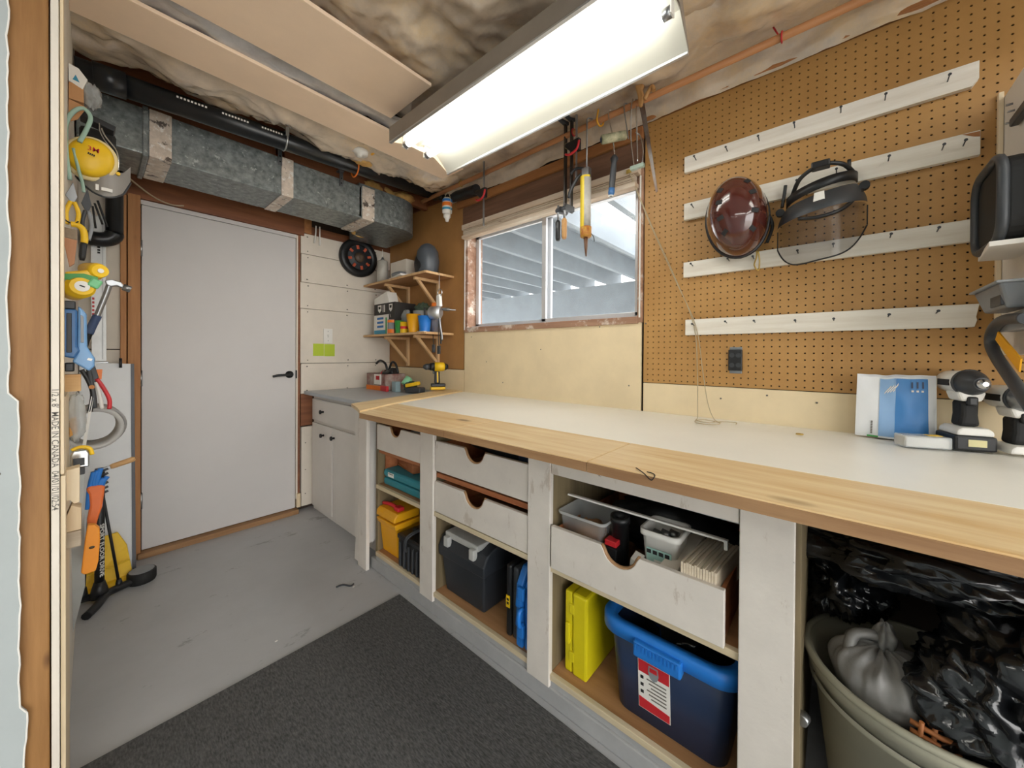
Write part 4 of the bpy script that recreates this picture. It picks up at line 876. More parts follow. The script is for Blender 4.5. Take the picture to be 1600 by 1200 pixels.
S('wire_loop', 'thin wire loop on the front edge of the pine board', 'wire', rubber, B().tube(bez([(.83, .345, ZT+.002), (.812, .325, ZT+.002), (.800, .312, ZT+.001), (.799, .298, ZT-.008), (.803, .292, ZT+.001), (.815, .300, ZT+.002), (.818, .315, ZT+.002)], 5), .0012, 5))

# ================================================================ CORNER SHELVES
def shelf(label, z, yb_):
    t = T('corner_shelf', label, 'shelf', (1.6, 2.5, z-.2), group='bracketed shelves in the corner')
    P('board', t, shelfw, B().box((1.492, 2.10, z-.014), (XW-.001, 2.955, z)), .001)
    P('front_lip', t, bracketw, B().box((1.486, 2.098, z-.015), (1.4915, 2.955, z+.001)), .001)
    P('end_lip', t, bracketw, B().box((1.492, 2.093, z-.015), (XW-.002, 2.099, z+.001)), .001)
    for y in yb_:
        P('bracket_upright', t, bracketw, B().box((XW-.022, y-.012, z-.25), (XW-.002, y+.012, z-.015)), .001)
        P('bracket_arm', t, bracketw, B().box((1.515, y-.012, z-.036), (XW-.023, y+.012, z-.016)), .001)
        P('bracket_brace', t, bracketw, B().slab([(1.535, y-.010, z-.037), (1.562, y-.010, z-.037), (XW-.023, y-.010, z-.20), (XW-.023, y-.010, z-.23)], (0, .020, 0)), .001)
    return t
Z1s, Z2s = 1.738, 1.322
shelf('upper wooden corner shelf holding the grey speaker', Z1s, (2.665, 2.265))
shelf('lower wooden corner shelf crowded with cups and cans', Z2s, (2.665, 2.265))
sp = T('speaker', 'dark grey rounded speaker standing on the upper shelf', 'speaker', (1.61, 2.25, Z1s))
P('cabinet', sp, M('speaker_grey', '4f555c', .35, var=.08), B().rev((1.615, 2.245, Z1s+.001), (1.615, 2.245, Z1s+.235), [(0, .062), (.1, .076), (.45, .084), (.75, .076), (.93, .048), (1, .02)], 28))
P('grille', sp, blackp, B().grid(12, 12, lambda a, c: (1.615-.0865*(1-.42*max(0, c-.5)**1.6*2)*math.cos((a-.5)*1.7)*(.84+.16*math.sin(PI*min(1, c*1.3))), 2.245+.0865*math.sin((a-.5)*1.7)*(1-.5*max(0, c-.5)**1.4)+.015, Z1s+.014+.185*c)))
cn = T('foam_can', 'tall pale grey spray can with valve on the upper shelf', 'can', (1.53, 2.74, Z1s))
P('can', cn, M('pale_grey_can', 'b3afa6', .4), B().rev((1.525, 2.72, Z1s+.001), (1.525, 2.72, Z1s+.17), [(0, .042), (.97, .042), (1, .036)], 24))
P('valve', cn, steel, B().rev((1.525, 2.72, Z1s+.17), (1.525, 2.72, Z1s+.20), [(0, .03), (.4, .012), (1, .006)], 14))
P('straw', cn, whitep, B().tube(bez([(1.525, 2.72, Z1s+.19), (1.52, 2.71, Z1s+.24), (1.54, 2.75, Z1s+.27)], 5), .003, 6))
S('grey_carton', 'beige carton standing behind the spray can on the upper shelf', 'carton', gyps, B().box((1.56, 2.44, Z1s+.001), (1.70, 2.66, Z1s+.15)), .002)
S('folded_cloth', 'grey bundled rag lying on the upper shelf', 'rag', greyp, B().ell((1.535, 2.50, Z1s+.033), (.04, .08, .022), 24, 12, lambda d: 1+.25*noise.noise(d*4)))
S('paper_sheet', 'white board offcut overhanging the upper shelf edge', 'offcut', whitep, B().frame((1.53, 2.47, Z1s+.0075), (.2, 1, 0), (-1, .2, 0), (0, 0, 1), .24, .09, .011), .001)
rl = T('cord_reel', 'round black and orange hose reel hung on the gypsum planks', 'reel', (1.43, 2.93, 1.80))
rc = Vector((1.435, YD-.018, 1.952))
P('rim', rl, blackp, B().rev(rc, rc+Vector((0, -.05, 0)), [(0, .150), (.3, .155), (.8, .155), (1, .147), (1, .10), (.8, .098)], 40, False))
P('face', rl, dkgrey, B().rev(rc, rc+Vector((0, -.042, 0)), [(0, .148), (1, .140), (.85, .03), (1, .028), (1, 0)], 40, False))
P('hub', rl, M('reel_hub', '5b4a3c', .5), B().rev(rc+Vector((0, -.038, 0)), rc+Vector((0, -.060, 0)), [(0, .042), (.6, .038), (1, .014)], 20))
for k in range(8):
    a = 2*PI*k/8+.2; c = rc+Vector((.082*math.cos(a), -.0445, .082*math.sin(a)))
    P('orange_insert', rl, M('reel_orange', 'c25a3c', .5), B().frame(c, (math.cos(a), 0, math.sin(a)), (-math.sin(a), 0, math.cos(a)), (0, 1, 0), .030, .020, .010), .002)
# lower shelf goods
ctn = T('milk_carton_box', 'black and white printed carton with gable end on the lower shelf', 'carton', (1.56, 2.76, Z2s))
P('carton_body', ctn, M('carton_dark', '2d2a28', .6), B().box((1.515, 2.52, Z2s+.001), (1.70, 2.83, Z2s+.245)), .002)
P('carton_face', ctn, paper, B().box((1.5125, 2.605, Z2s+.002), (1.5145, 2.829, Z2s+.155)))
P('gable', ctn, paper, B().prism([(2.60, Z2s+.246), (2.83, Z2s+.246), (2.83, Z2s+.29), (2.64, Z2s+.335)], 0, 1.515, 1.60), .001)
P('blue_band', ctn, cyanink, B().box((1.511, 2.63, Z2s+.004), (1.5125, 2.82, Z2s+.035)))
for k in range(3): P('blue_letter_block', ctn, blueink, B().box((1.511, 2.68+.0*k, Z2s+.055+k*.032), (1.5125, 2.775, Z2s+.072+k*.032)))
for (y, w_) in ((2.74, .055), (2.575, .05)):
    P('badge_mark', ctn, paper, B().slab([(1.5135, y-w_/2, Z2s+.232), (1.5135, y+w_/2, Z2s+.232), (1.5135, y+w_*.42, Z2s+.19), (1.5135, y, Z2s+.172), (1.5135, y-w_*.42, Z2s+.19)], (-.001, 0, 0)))
    P('badge_field', ctn, ink, B().slab([(1.5122, y-w_*.3, Z2s+.222), (1.5122, y+w_*.3, Z2s+.222), (1.5122, y+w_*.25, Z2s+.202), (1.5122, y-w_*.25, Z2s+.202)], (-.0006, 0, 0)))
P('letter_stroke', ctn, paper, B().box((1.512, 2.66, Z2s+.175), (1.5136, 2.668, Z2s+.232)))
P('letter_stroke', ctn, paper, B().box((1.512, 2.683, Z2s+.175), (1.5136, 2.691, Z2s+.232)))
def cup(name, label, cat, mat, x, y, r0, r1, h, z=Z2s+.001, extra=None):
    t = T(name, label, cat, (x, y, z))
    P('body', t, mat, B().rev((x, y, z), (x, y, z+h), [(0, r0), (1, r1), (1, r1*.92), (.1, r0*.9), (.1, 0)], 24, False))
    if extra: extra(t, x, y, z)
    return t
def ex_orange(t, x, y, z):
    P('lid_band', t, orange, B().rev((x, y, z+.085), (x, y, z+.105), [(0, .041), (1, .041)], 24, False)); P('foot_band', t, orange, B().rev((x, y, z+.004), (x, y, z+.035), [(0, .0405), (1, .0405)], 24, False))
    for k in range(2): P('tool_tip', t, chrome, B().tube([(x, y+.01*k, z+.08), (x-.012+.02*k, y+.02-.03*k, z+.155)], .005, 6))
cup('mixing_jar', 'grey jar with orange bands on the lower shelf', 'jar', greyp, 1.527, 2.565, .039, .039, .11, extra=ex_orange)
cup('green_bottle', 'dark green bottle beside the printed carton', 'bottle', green, 1.54, 2.64, .03, .03, .13)
cup('green_cup', 'green plastic cup on the lower shelf', 'cup', green, 1.525, 2.472, .028, .034, .095)
cup('yellow_tin', 'small yellow tin on the lower shelf', 'tin', yellow, 1.519, 2.398, .028, .028, .082, extra=lambda t, x, y, z: P('red_stripe', t, redink, B().rev((x, y, z+.03), (x, y, z+.05), [(0, .0285), (1, .0285)], 20, False)))
cup('yellow_cup', 'tall amber plastic cup on the lower shelf', 'cup', amber, 1.528, 2.292, .034, .052, .132)
def ex_blue(t, x, y, z):
    for k in range(3): P('tool_tip', t, dkgrey, B().tube([(x, y, z+.05), (x+.01*k-.01, y+.018*(k-1), z+.15+.012*k)], .006, 6))
cup('blue_cup', 'bright blue plastic cup on the lower shelf', 'cup', bluep, 1.53, 2.158, .034, .048, .112, extra=ex_blue)
cup('clear_pail', 'pale clear pail behind the cups on the lower shelf', 'pail', clearp, 1.655, 2.36, .06, .075, .17)
S('green_rag', 'dark green glove stuffed in the clear pail', 'glove', M('dark_green_cloth', '4b5a48', .9, var=.2), B().ell((1.655, 2.36, Z2s+.185), (.055, .06, .045), 26, 16, lambda d: 1+.4*noise.noise(d*3)))
pb = T('clear_parts_bag', 'clear plastic bag behind the orange banded jar', 'bag', (1.62, 2.56, Z2s))
P('film', pb, clearp, B().ell((1.60, 2.50, Z2s+.115), (.03, .06, .07), 24, 16, lambda d: 1+.3*noise.noise(d*3)))
pc = T('spray_can', 'spray can with orange cap at the end of the lower shelf', 'can', (1.55, 2.12, Z2s))
P('can', pc, M('spray_can_label', '8f7f78', .4, c2='4d6d8f', scale=14), B().rev((1.60, 2.128, Z2s+.001), (1.60, 2.128, Z2s+.155), [(0, .032), (.93, .032), (1, .026)], 22))
P('cap', pc, orange, B().rev((1.60, 2.128, Z2s+.157), (1.60, 2.128, Z2s+.207), [(0, .031), (.9, .030), (1, .028)], 22))
S('white_card', 'white card lying on the lower shelf under the blue cup', 'card', paper, B().box((1.488, 2.11, Z2s+.0012), (1.51, 2.19, Z2s+.004)))
# spray gun hanging from the end of the upper shelf
sg = T('spray_gun', 'silver paint gun with cup hanging from the shelf end', 'spray gun', (1.56, 2.03, 1.25))
P('wire', sg, steel, B().tube(bez([(1.60, 2.094, Z1s+.004), (1.595, 2.082, Z1s-.01), (1.59, 2.075, Z1s-.06), (1.585, 2.068, Z1s-.12)], 5), .0022, 6))
P('ring', sg, chrome, B().tube([(1.585, 2.062+.024*math.cos(t), 1.595+.024*math.sin(t)) for t in [2*PI*i/16 for i in range(16)]], .004, 6, closed=True))
P('handle', sg, whitep, B().prism([(2.045, 1.50), (2.085, 1.49), (2.088, 1.575), (2.055, 1.585)], 0, 1.572, 1.598), .005)
P('cup', sg, alum, B().rev((1.545, 2.12, 1.455), (1.58, 2.04, 1.455), [(0, .034), (.1, .043), (.85, .046), (1, .03)], 24))
P('nozzle', sg, steel, B().rev((1.585, 2.03, 1.478), (1.62, 1.935, 1.468), [(0, .010), (.5, .012), (.55, .006), (1, .004)], 14))
P('lever', sg, steel, B().tube(bez([(1.575, 2.055, 1.46), (1.57, 2.04, 1.38), (1.575, 2.025, 1.30), (1.57, 2.015, 1.265)], 5), .007, 8))
P('lever', sg, dkgrey, B().tube(bez([(1.59, 2.065, 1.46), (1.59, 2.06, 1.36), (1.592, 2.055, 1.24)], 5), .006, 8))
for (y, z, lab_) in ((2.115, 1.215, 'dark tag on a cord hanging left below the paint gun'), (2.055, 1.205, 'dark tag on a cord hanging right below the paint gun')):
    g = T('cord_tag', lab_, 'tag', (1.58, y, z-.05), group='tags below the paint gun')
    P('cord', g, rubber, B().tube(bez([(1.575, y+.005, 1.40), (1.572, y+.002, 1.30), (1.575, y, z+.02)], 5), .003, 6))
    P('tag', g, dkgrey, B().box((1.568, y-.014, z-.035), (1.582, y+.014, z+.022)), .005)
# switch and notes
sw = T('light_switch', 'white toggle light switch on the gypsum planks', 'switch', (1.207, YD-.018, 1.245))
P('plate', sw, whitep, B().box((1.172, YD-.019, 1.248), (1.240, YD-.0145, 1.360)), .002)
P('toggle', sw, whitep, B().box((1.201, YD-.030, 1.295), (1.211, YD-.019, 1.315)), .002)
for z in (1.268, 1.340): P('screw', sw, steel, B().cyl((1.206, YD-.021, z), (1.206, YD-.0185, z), .003, n=8))
S('sticky_note', 'lime green square note left below the light switch', 'note', lime, B().box((1.098, YD-.0158, 1.150), (1.176, YD-.0146, 1.243)), group='lime notes')
S('sticky_note', 'lime green square note right below the light switch', 'note', lime, B().box((1.179, YD-.0158, 1.148), (1.258, YD-.0146, 1.241)), group='lime notes')
# ---- goods on the corner counter
ZC = .8905
cx = T('clutter_carton', 'open carton with red base holding tools on the corner counter', 'carton', (1.52, 2.68, ZC))
P('tray', cx, M('carton_maroon', '7e3b33', .7, c2='a9a097', scale=12), B().box((1.44, 2.52, ZC+.03), (1.447, 2.80, ZC+.125)).box((1.60, 2.52, ZC+.03), (1.607, 2.80, ZC+.125)).box((1.44, 2.793, ZC), (1.607, 2.80, ZC+.125)).box((1.44, 2.52, ZC), (1.607, 2.527, ZC+.125)).box((1.44, 2.52, ZC), (1.607, 2.80, ZC+.006)), .001)
P('red_base', cx, orange, B().box((1.435, 2.56, ZC), (1.4395, 2.80, ZC+.034)))
P('printed_panel', cx, paper, B().box((1.4355, 2.58, ZC+.045), (1.4395, 2.68, ZC+.122)))
P('printed_mark', cx, redink, B().box((1.434, 2.60, ZC+.08), (1.4352, 2.65, ZC+.11)))
bh = T('angle_grinder', 'black tool with looped handle in the corner carton', 'power tool', (1.55, 2.66, ZC+.05))
P('body', bh, blackp, B().rev((1.53, 2.74, ZC+.10), (1.55, 2.56, ZC+.14), [(0, .025), (.2, .034), (.6, .03), (.8, .04), (1, .03)], 18))
P('loop', bh, blackp, B().tube(bez([(1.52, 2.80, ZC+.20), (1.52, 2.74, ZC+.225), (1.53, 2.68, ZC+.20), (1.54, 2.655, ZC+.14), (1.55, 2.62, ZC+.21), (1.56, 2.58, ZC+.20), (1.57, 2.56, ZC+.13)], 6), .009, 8))
P('trim', bh, redp, B().rev((1.532, 2.70, ZC+.112), (1.535, 2.68, ZC+.117), [(0, .036), (1, .036)], 18, False))
S('grey_green_block', 'small blue grey box on the corner counter', 'box', M('blue_grey_card', '8ea4a8', .6), B().box((1.45, 2.395, ZC), (1.49, 2.45, ZC+.075)), .003)
S('mint_tape', 'roll of mint green tape on the corner counter', 'tape', M('mint_tape', '8fd0a4', .5), B().rev((1.50, 2.36, ZC+.055), (1.54, 2.36, ZC+.10), [(0, .028), (1, .028), (1, .018), (0, .018), (0, .028)], 24, False))
S('dark_green_pouch', 'dark green pouch of bits on the corner counter', 'pouch', M('dark_green_vinyl', '2f4a38', .5), B().ell((1.53, 2.33, ZC+.04), (.05, .045, .04), 26, 16, lambda d: 1+.3*noise.noise(d*3.5)))
S('red_can', 'small dark red packet on the corner counter', 'packet', redp, B().box((1.42, 2.47, ZC), (1.44, 2.56, ZC+.04)), .004)
bt = T('battery_charger', 'black and yellow charger lying on the corner counter', 'charger', (1.52, 2.25, ZC))
P('base', bt, dkgrey, B().frame((1.52, 2.255, ZC+.022), (.35, -1, 0), (1, .35, 0), (0, 0, 1), .13, .07, .04), .01, seg=3)
P('yellow_top', bt, yellow, B().frame((1.50, 2.255, ZC+.062), (.35, -1, .22), (1, .35, 0), (0, .2, 1), .11, .035, .026), .006)
dl = T('cordless_drill', 'yellow and black cordless drill standing in the corner', 'power tool', (1.60, 2.10, ZC+.03), -.55)
P('battery', dl, yellow, B().box((-.05, -.032, .0), (.05, .032, .020)), .005, loc=True)
P('battery_top', dl, blackp, B().box((-.046, -.030, .021), (.052, .030, .042)), .005, loc=True)
P('grip', dl, blackp, B().prism([(-.024, .042), (.016, .042), (.012, .13), (-.022, .13)], 1, -.016, .016), .008, loc=True)
P('grip_inlay', dl, yellow, B().prism([(-.006, .05), (.004, .05), (.002, .125), (-.008, .125)], 1, -.018, .018), .002, loc=True)
P('motor', dl, yellow, B().rev((.052, 0, .160), (-.022, 0, .160), [(0, .018), (.15, .031), (1, .032)], 22), loc=True)
P('rear_cap', dl, blackp, B().rev((.072, 0, .160), (.05, 0, .160), [(0, .015), (1, .026)], 18), loc=True)
P('gear_case', dl, blackp, B().rev((-.022, 0, .160), (-.055, 0, .160), [(0, .030), (1, .025)], 22), loc=True)
P('chuck', dl, dkgrey, B().rev((-.055, 0, .160), (-.10, 0, .160), [(0, .022), (.6, .022), (1, .010)], 18), loc=True)
P('trigger', dl, blackp, B().box((-.034, -.008, .112), (-.020, .008, .132)), .003, loc=True)
# ================================================================ POLE AND HANGING TOOLS
XP, ZP = 1.60, 2.29
po = T('hanging_pole', 'long wooden dowel slung under the joists along the window wall', 'pole', (XP, 1.25, ZP-.02))
P('dowel', po, doww, B().cyl((XP, -.30, ZP), (XP, 2.30, ZP), .0135, n=16))
for y in (.15, 1.0, 1.86): P('support_wire', po, brass if y > 1 else redp, B().tube([(XP+.017*math.cos(t), y+.004*t/6, ZP+.017*math.sin(t)) for t in [2*PI*i/14 for i in range(15)]]+[(XP+.012, y+.03, ZP+.06)], .0026, 6))
S('yellow_hook', 'yellow plastic hook on the pole near the caulking gun', 'hook', copper_y, B().tube(bez([(XP+.012, .872, ZP+.065), (XP-.006, .868, ZP+.02), (XP-.020, .862, ZP-.008), (XP-.005, .858, ZP-.026), (XP+.018, .852, ZP-.016), (XP+.022, .848, ZP+.01)], 6), .0042, 8))
def trigger_clamp(label, y, x, zt, zb, zj, acc, red=True):
    t = T('bar_clamp', label, 'clamp', (x, y, zb), group='clamps on the pole')
    P('bar', t, steel if zb > 1.9 else M('dull_bar_steel', '4a4744', .35, metal=.7), B().box((x-.006, y-.003, zb), (x+.006, y+.003, zt)), .001)
    P('fixed_jaw', t, blackp, B().prism([(y-.010, zt-.005), (y+.052, zt-.02), (y+.054, zt-.002), (y+.02, zt+.016), (y-.010, zt+.016)], 0, x-.010, x+.010), .003)
    P('slider', t, blackp, B().prism([(y-.020, zj-.03), (y+.020, zj-.03), (y+.062, zj+.008), (y+.060, zj+.024), (y-.020, zj+.030)], 0, x-.012, x+.012), .003)
    P('pad', t, M('clamp_pad', '8a7a52', .6), B().box((x-.009, y+.048, zj+.006), (x+.009, y+.064, zj+.028)), .002)
    P('trigger', t, redp, B().tube(bez([(x-.012, y-.022, zj+.012), (x-.014, y-.010, zj-.026), (x-.013, y+.030, zj-.040), (x-.012, y+.055, zj-.030)], 5), .006, 8))
    return t
trigger_clamp('small trigger clamp with red trigger left of the window head', 1.625, 1.578, 2.375, 1.955, 2.155, None)
trigger_clamp('black trigger clamp with red trigger hanging before the window', .968, 1.572, 2.37, 2.03, 2.20, None)
def f_clamp(label, y, x, zb, hm, hl):
    t = T('f_clamp', label, 'clamp', (x, y, zb), group='clamps on the pole')
    P('bar', t, M('dull_bar_steel', '4a4744', .35, metal=.7), B().box((x-.011, y-.004, zb), (x+.011, y+.004, 2.362)), .001)
    P('fixed_jaw', t, dkgrey, B().prism([(y-.012, 2.345), (y+.012, 2.345), (y+.012, 2.372), (y-.012, 2.372)], 0, x-.06, x+.014), .003)
    P('sliding_jaw', t, dkgrey, B().prism([(x+.014, zb+.005), (x+.014, zb+.032), (x-.055, zb+.028), (x-.075, zb+.006), (x-.07, zb-.006)], 1, y-.012, y+.012), .003)
    P('screw', t, steel, B().cyl((x-.062, y, zb+.03), (x-.062, y, zb-.045), .006, n=10))
    P('handle', t, hm, B().rev((x-.062, y, zb-.045), (x-.062, y, zb-.045-hl), [(0, .008), (.1, .0135), (.9, .0125), (1, .009)], 14))
    return t
f_clamp('steel bar clamp with black handle hanging before the window', 1.050, 1.60, 1.885, blackp, .10)
f_clamp('steel bar clamp with wooden handle hanging before the window', 1.010, 1.595, 1.885, toolw, .10)
cg = T('caulking_gun', 'yellow caulking gun with used tube hanging before the window', 'caulking gun', (1.57, .91, 1.64))
P('cradle', cg, M('worn_yellow_steel', 'e2c62c', .45, var=.1), B().grid(10, 2, lambda a, c: (1.575+.027*math.cos(PI*(.35+a*1.05)), .915+.027*math.sin(PI*(.35+a*1.05)), 1.76+.27*c)))
P('cartridge', cg, M('cartridge_white', 'c9c6bd', .5, c2='98958d'), B().cyl((1.572, .912, 1.755), (1.572, .912, 2.02), .0235, n=20))
P('end_plate', cg, M('sealant_red', '9a4326', .6, c2='caa23a', scale=40), B().rev((1.572, .912, 1.735), (1.572, .912, 1.785), [(0, .020), (.1, .027), (1, .0275)], 20))
P('nozzle', cg, M('nozzle_brown', '6a4a34', .5), B().rev((1.572, .912, 1.735), (1.572, .910, 1.645), [(0, .011), (.5, .008), (1, .003)], 14))
P('rod', cg, steel, B().tube([(1.575, .912, 2.02), (1.575, .912, 2.305), (1.585, .908, 2.315), (1.600, .895, 2.312)], .004, 8))
P('handle', cg, blackp, B().tube(bez([(1.572, .925, 2.05), (1.565, .955, 2.035), (1.555, .985, 1.985), (1.553, .998, 1.945)], 5), .009, 8))
P('trigger', cg, blackp, B().tube(bez([(1.572, .93, 2.075), (1.562, .965, 2.08), (1.555, .99, 2.06)], 5), .007, 8))
P('frame_block', cg, steel, B().box((1.558, .893, 2.02), (1.59, .932, 2.07)), .004)
P('tip_wire', cg, rubber, B().tube(bez([(1.575, .893, 1.76), (1.58, .875, 1.735), (1.578, .87, 1.71)], 4), .0018, 5))
pr = T('paint_roller', 'paint roller frame with grey handle hooked on the pole', 'paint roller', (1.60, .775, 1.91))
P('sleeve', pr, M('used_roller_nap', 'cfc9a8', .9, c2='7b7f63', scale=30), B().rev((1.555, .825, 2.165), (1.625, .735, 2.185), [(0, .018), (.06, .0205), (.94, .0205), (1, .018)], 20))
P('sleeve_end', pr, navy, B().rev((1.5535, .8265, 2.1645), (1.555, .825, 2.165), [(0, .010), (1, .013)], 16))
P('wire', pr, chrome, B().tube(bez([(1.60, .80, 2.315), (1.587, .806, 2.30), (1.588, .800, 2.25), (1.594, .79, 2.20), (1.597, .782, 2.13), (1.598, .778, 2.085)], 6), .003, 8))
P('grip', pr, dkgrey, B().rev((1.598, .779, 2.095), (1.595, .792, 1.93), [(0, .010), (.1, .019), (.2, .012), (.5, .0145), (.9, .0135), (1, .012)], 16))
P('end_cap', pr, navy_t, B().rev((1.5955, .7905, 1.945), (1.5945, .7935, 1.912), [(0, .0142), (.6, .0150), (1, .012)], 16))
P('hang_ring', pr, whitep, B().tube([(1.5943+.010*math.cos(t), .7940+.010*math.sin(t), 1.9105) for t in [2*PI*i/12 for i in range(12)]], .003, 6, closed=True))
S('steel_hook', 'bent steel rod hook on the pole beside the paint roller', 'hook', steel, B().tube(bez([(XP+.018, .718, ZP-.004), (XP+.008, .722, ZP+.019), (XP-.012, .728, ZP+.015), (XP-.017, .726, ZP-.02), (XP-.015, .715, ZP-.10), (XP-.012, .708, ZP-.15)], 5), .0028, 6))
bw = T('wire_paint_holder', 'folded bright wire holder hanging from the pole', 'wire holder', (1.61, .68, 2.0))
P('frame_wire', bw, chrome, B().tube(bez([(1.59, .690, 2.31), (1.585, .695, 2.27), (1.595, .700, 2.16), (1.60, .695, 2.08), (1.60, .682, 2.01), (1.60, .655, 2.005), (1.60, .645, 2.07), (1.60, .66, 2.14), (1.595, .678, 2.16)], 6), .003, 6).tube(bez([(1.60, .680, 2.31), (1.59, .672, 2.20), (1.60, .672, 2.10), (1.60, .670, 2.03)], 5), .0035, 6))
P('cross_plate', bw, M('mint_steel', '9fb0a0', .4), B().box((1.59, .640, 1.998), (1.61, .702, 2.016)), .003)
ks = T('keyhole_saw', 'old keyhole saw with curved wooden handle hung on the pole', 'saw', (1.58, .62, 1.86))
hp = [(.640, 2.245), (.655, 2.25), (.660, 2.30), (.672, 2.345), (.655, 2.375), (.620, 2.372), (.602, 2.345), (.618, 2.335), (.632, 2.34), (.640, 2.32), (.632, 2.29)]
P('handle', ks, toolw, B().prism(hp, 0, 1.566, 1.586), .006)
P('horn', ks, toolw, B().tube(bez([(1.576, .632, 2.275), (1.576, .612, 2.305), (1.576, .598, 2.315), (1.576, .592, 2.295)], 5), .009, 8))
P('blade', ks, M('rusty_saw_steel', '6b4a35', .5, metal=.5, c2='8d8a86', scale=9), B().slab([(1.575, .655, 2.26), (1.575, .632, 2.26), (1.575, .571, 1.862), (1.575, .579, 1.858)], (.002, 0, 0)))
dn = T('netted_bottle', 'white nozzle bottle with blue and orange label hung in the corner', 'bottle', (1.62, 2.02, 2.06))
bx_, by_ = 1.60, 2.005
P('body', dn, M('bottle_white', 'e6e4de', .4), B().rev((bx_, by_, 2.235), (bx_, by_, 2.125), [(0, .022), (.12, .033), (.9, .033), (1, .024)], 22))
P('blue_label', dn, blueink, B().rev((bx_, by_, 2.222), (bx_, by_, 2.205), [(0, .0337), (1, .0337)], 22, False))
P('orange_label', dn, orange, B().rev((bx_, by_, 2.200), (bx_, by_, 2.175), [(0, .0337), (1, .0337)], 22, False))
P('blue_label', dn, cyanink, B().rev((bx_, by_, 2.165), (bx_, by_, 2.150), [(0, .0337), (1, .0337)], 22, False))
P('cap', dn, whitep, B().rev((bx_, by_, 2.124), (bx_, by_, 2.075), [(0, .026), (.4, .024), (.6, .015), (1, .010)], 18))
P('tie', dn, cordm, B().tube(bez([(bx_, by_-.03, 2.09), (bx_, by_-.037, 2.15), (bx_, by_-.032, 2.23), (bx_, by_, 2.275), (bx_, by_+.032, 2.23), (bx_, by_+.037, 2.15)], 5), .002, 6))

# ================================================================ TOOLS ON THE LEFT PARTITION
XL = -.049
def nail(y, z): return B().cyl((XL, y, z), (XL+.03, y, z+.003), .0018, n=6)
em = T('respirator_muff', 'yellow oval ear protector with lettering on the left partition', 'ear protector', (0, 1.75, 1.71))
ec = Vector((-.003, 1.752, 1.772)); er_ = Vector((1, .0, -.28)).normalized(); eu_ = Vector((.28, 0, 1)).normalized(); ef = Vector((0, -1, 0))
def dome(rx, rz, dep, off=0):
    def fn(a, c):
        t = c*PI/2; ph = a*2*PI; p = ec+er_*(rx*math.sin(t)*math.cos(ph))+eu_*(rz*math.sin(t)*math.sin(ph))+ef*(dep*math.cos(t)**.7+off); return p
    return B().grid(32, 10, fn)
P('cup', em, yellow, dome(.049, .060, .03))
P('cushion', em, M('cream_cushion', 'e5d3a0', .7), B().tube([ec+er_*(.050*math.cos(t))+eu_*(.062*math.sin(t))-ef*.008 for t in [2*PI*i/32 for i in range(32)]], .0085, 8, closed=True))
P('cup_back', em, dkgrey, B().tube([ec+er_*(.044*math.cos(t))+eu_*(.054*math.sin(t))-ef*.02 for t in [2*PI*i/32 for i in range(32)]], .010, 8, closed=True))
P('head_wire', em, chrome, B().tube(bez([ec+Vector((.058, .01, -.012)), ec+Vector((.056, .01, .045)), ec+Vector((.030, .01, .085)), ec+Vector((.022, .01, .108))], 5), .0022, 6))
TXT(em, '3M', .020, ec+ef*.0312+eu_*.018+er_*.000, (1, 0, -.08), (.08, 0, 1), redink, bold=.0001)
for k in range(4): P('printed_mark', em, ink, B().frame(ec+ef*.0312+eu_*.001+er_*(-.006+k*.004), er_, eu_, ef, .0028, .006, .0006))
P('pivot', em, yellow, B().cyl(ec+Vector((.058, .0, -.026)), ec+Vector((.058, .01, -.026)), .005, n=10))
vz = T('grey_visor', 'grey curved face guard hung behind the yellow ear protector', 'face guard', (.03, 1.8, 1.70))
P('guard', vz, M('guard_grey', '8f8b86', .4), B().grid(20, 8, lambda a, c: (-.035+.12*a, 1.80-.05*math.sin(PI*a), 1.775-.03*a*(1-a)*4-.085*c*(.35+.65*math.sin(PI*(.15+.7*a)))+.02*(a > .85)*(a-.85)/.15)))
P('guard_rim', vz, dkgrey, B().tube([(-.035+.12*a, 1.80-.05*math.sin(PI*a), 1.690-.03*a*(1-a)*4+.085*(1-(.35+.65*math.sin(PI*(.15+.7*a))))+.02*(a > .85)*(a-.85)/.15) for a in [i/20 for i in range(21)]], .003, 6))
P('sticker', vz, whitep, B().box((.018, 1.738, 1.676), (.042, 1.741, 1.686)))
P('sticker', vz, whitep, B().box((.006, 1.740, 1.674), (.013, 1.743, 1.692)))
tt_ = T('vinyl_hose', 'loop of pale green clear hose hung on the left partition', 'hose', (-.035, 1.72, 1.68))
P('hose', tt_, M('pale_green_hose', 'a9cabb', .25, alpha=.85), B().tube(bez([(-.045, 1.72, 1.68), (-.052, 1.72, 1.76), (-.052, 1.72, 1.84), (-.038, 1.72, 1.885), (-.018, 1.72, 1.905), (-.004, 1.72, 1.885), (-.012, 1.72, 1.845), (-.026, 1.72, 1.80)], 6), .0055, 10).tube(bez([(-.038, 1.73, 1.78), (-.028, 1.73, 1.72), (-.020, 1.73, 1.68), (-.018, 1.73, 1.655)], 5), .004, 8))
cbx = T('blade_carton', 'open brown and white carton wedged high on the left partition', 'carton', (-.03, 1.75, 1.9))
P('box', cbx, card, B().box((-.048, 1.75, 1.935), (-.018, 1.86, 1.985)), .001)
P('wrapper', cbx, paper, B().slab([(-.048, 1.749, 1.988), (-.020, 1.749, 1.975), (-.010, 1.749, 2.01), (-.028, 1.749, 2.035), (-.048, 1.749, 2.04)], (0, .08, 0)), .001)
P('blue_mark', cbx, cyanink, B().slab([(-.040, 1.7480, 1.995), (-.026, 1.7480, 1.992), (-.034, 1.7480, 2.012)], (0, .0006, 0)))
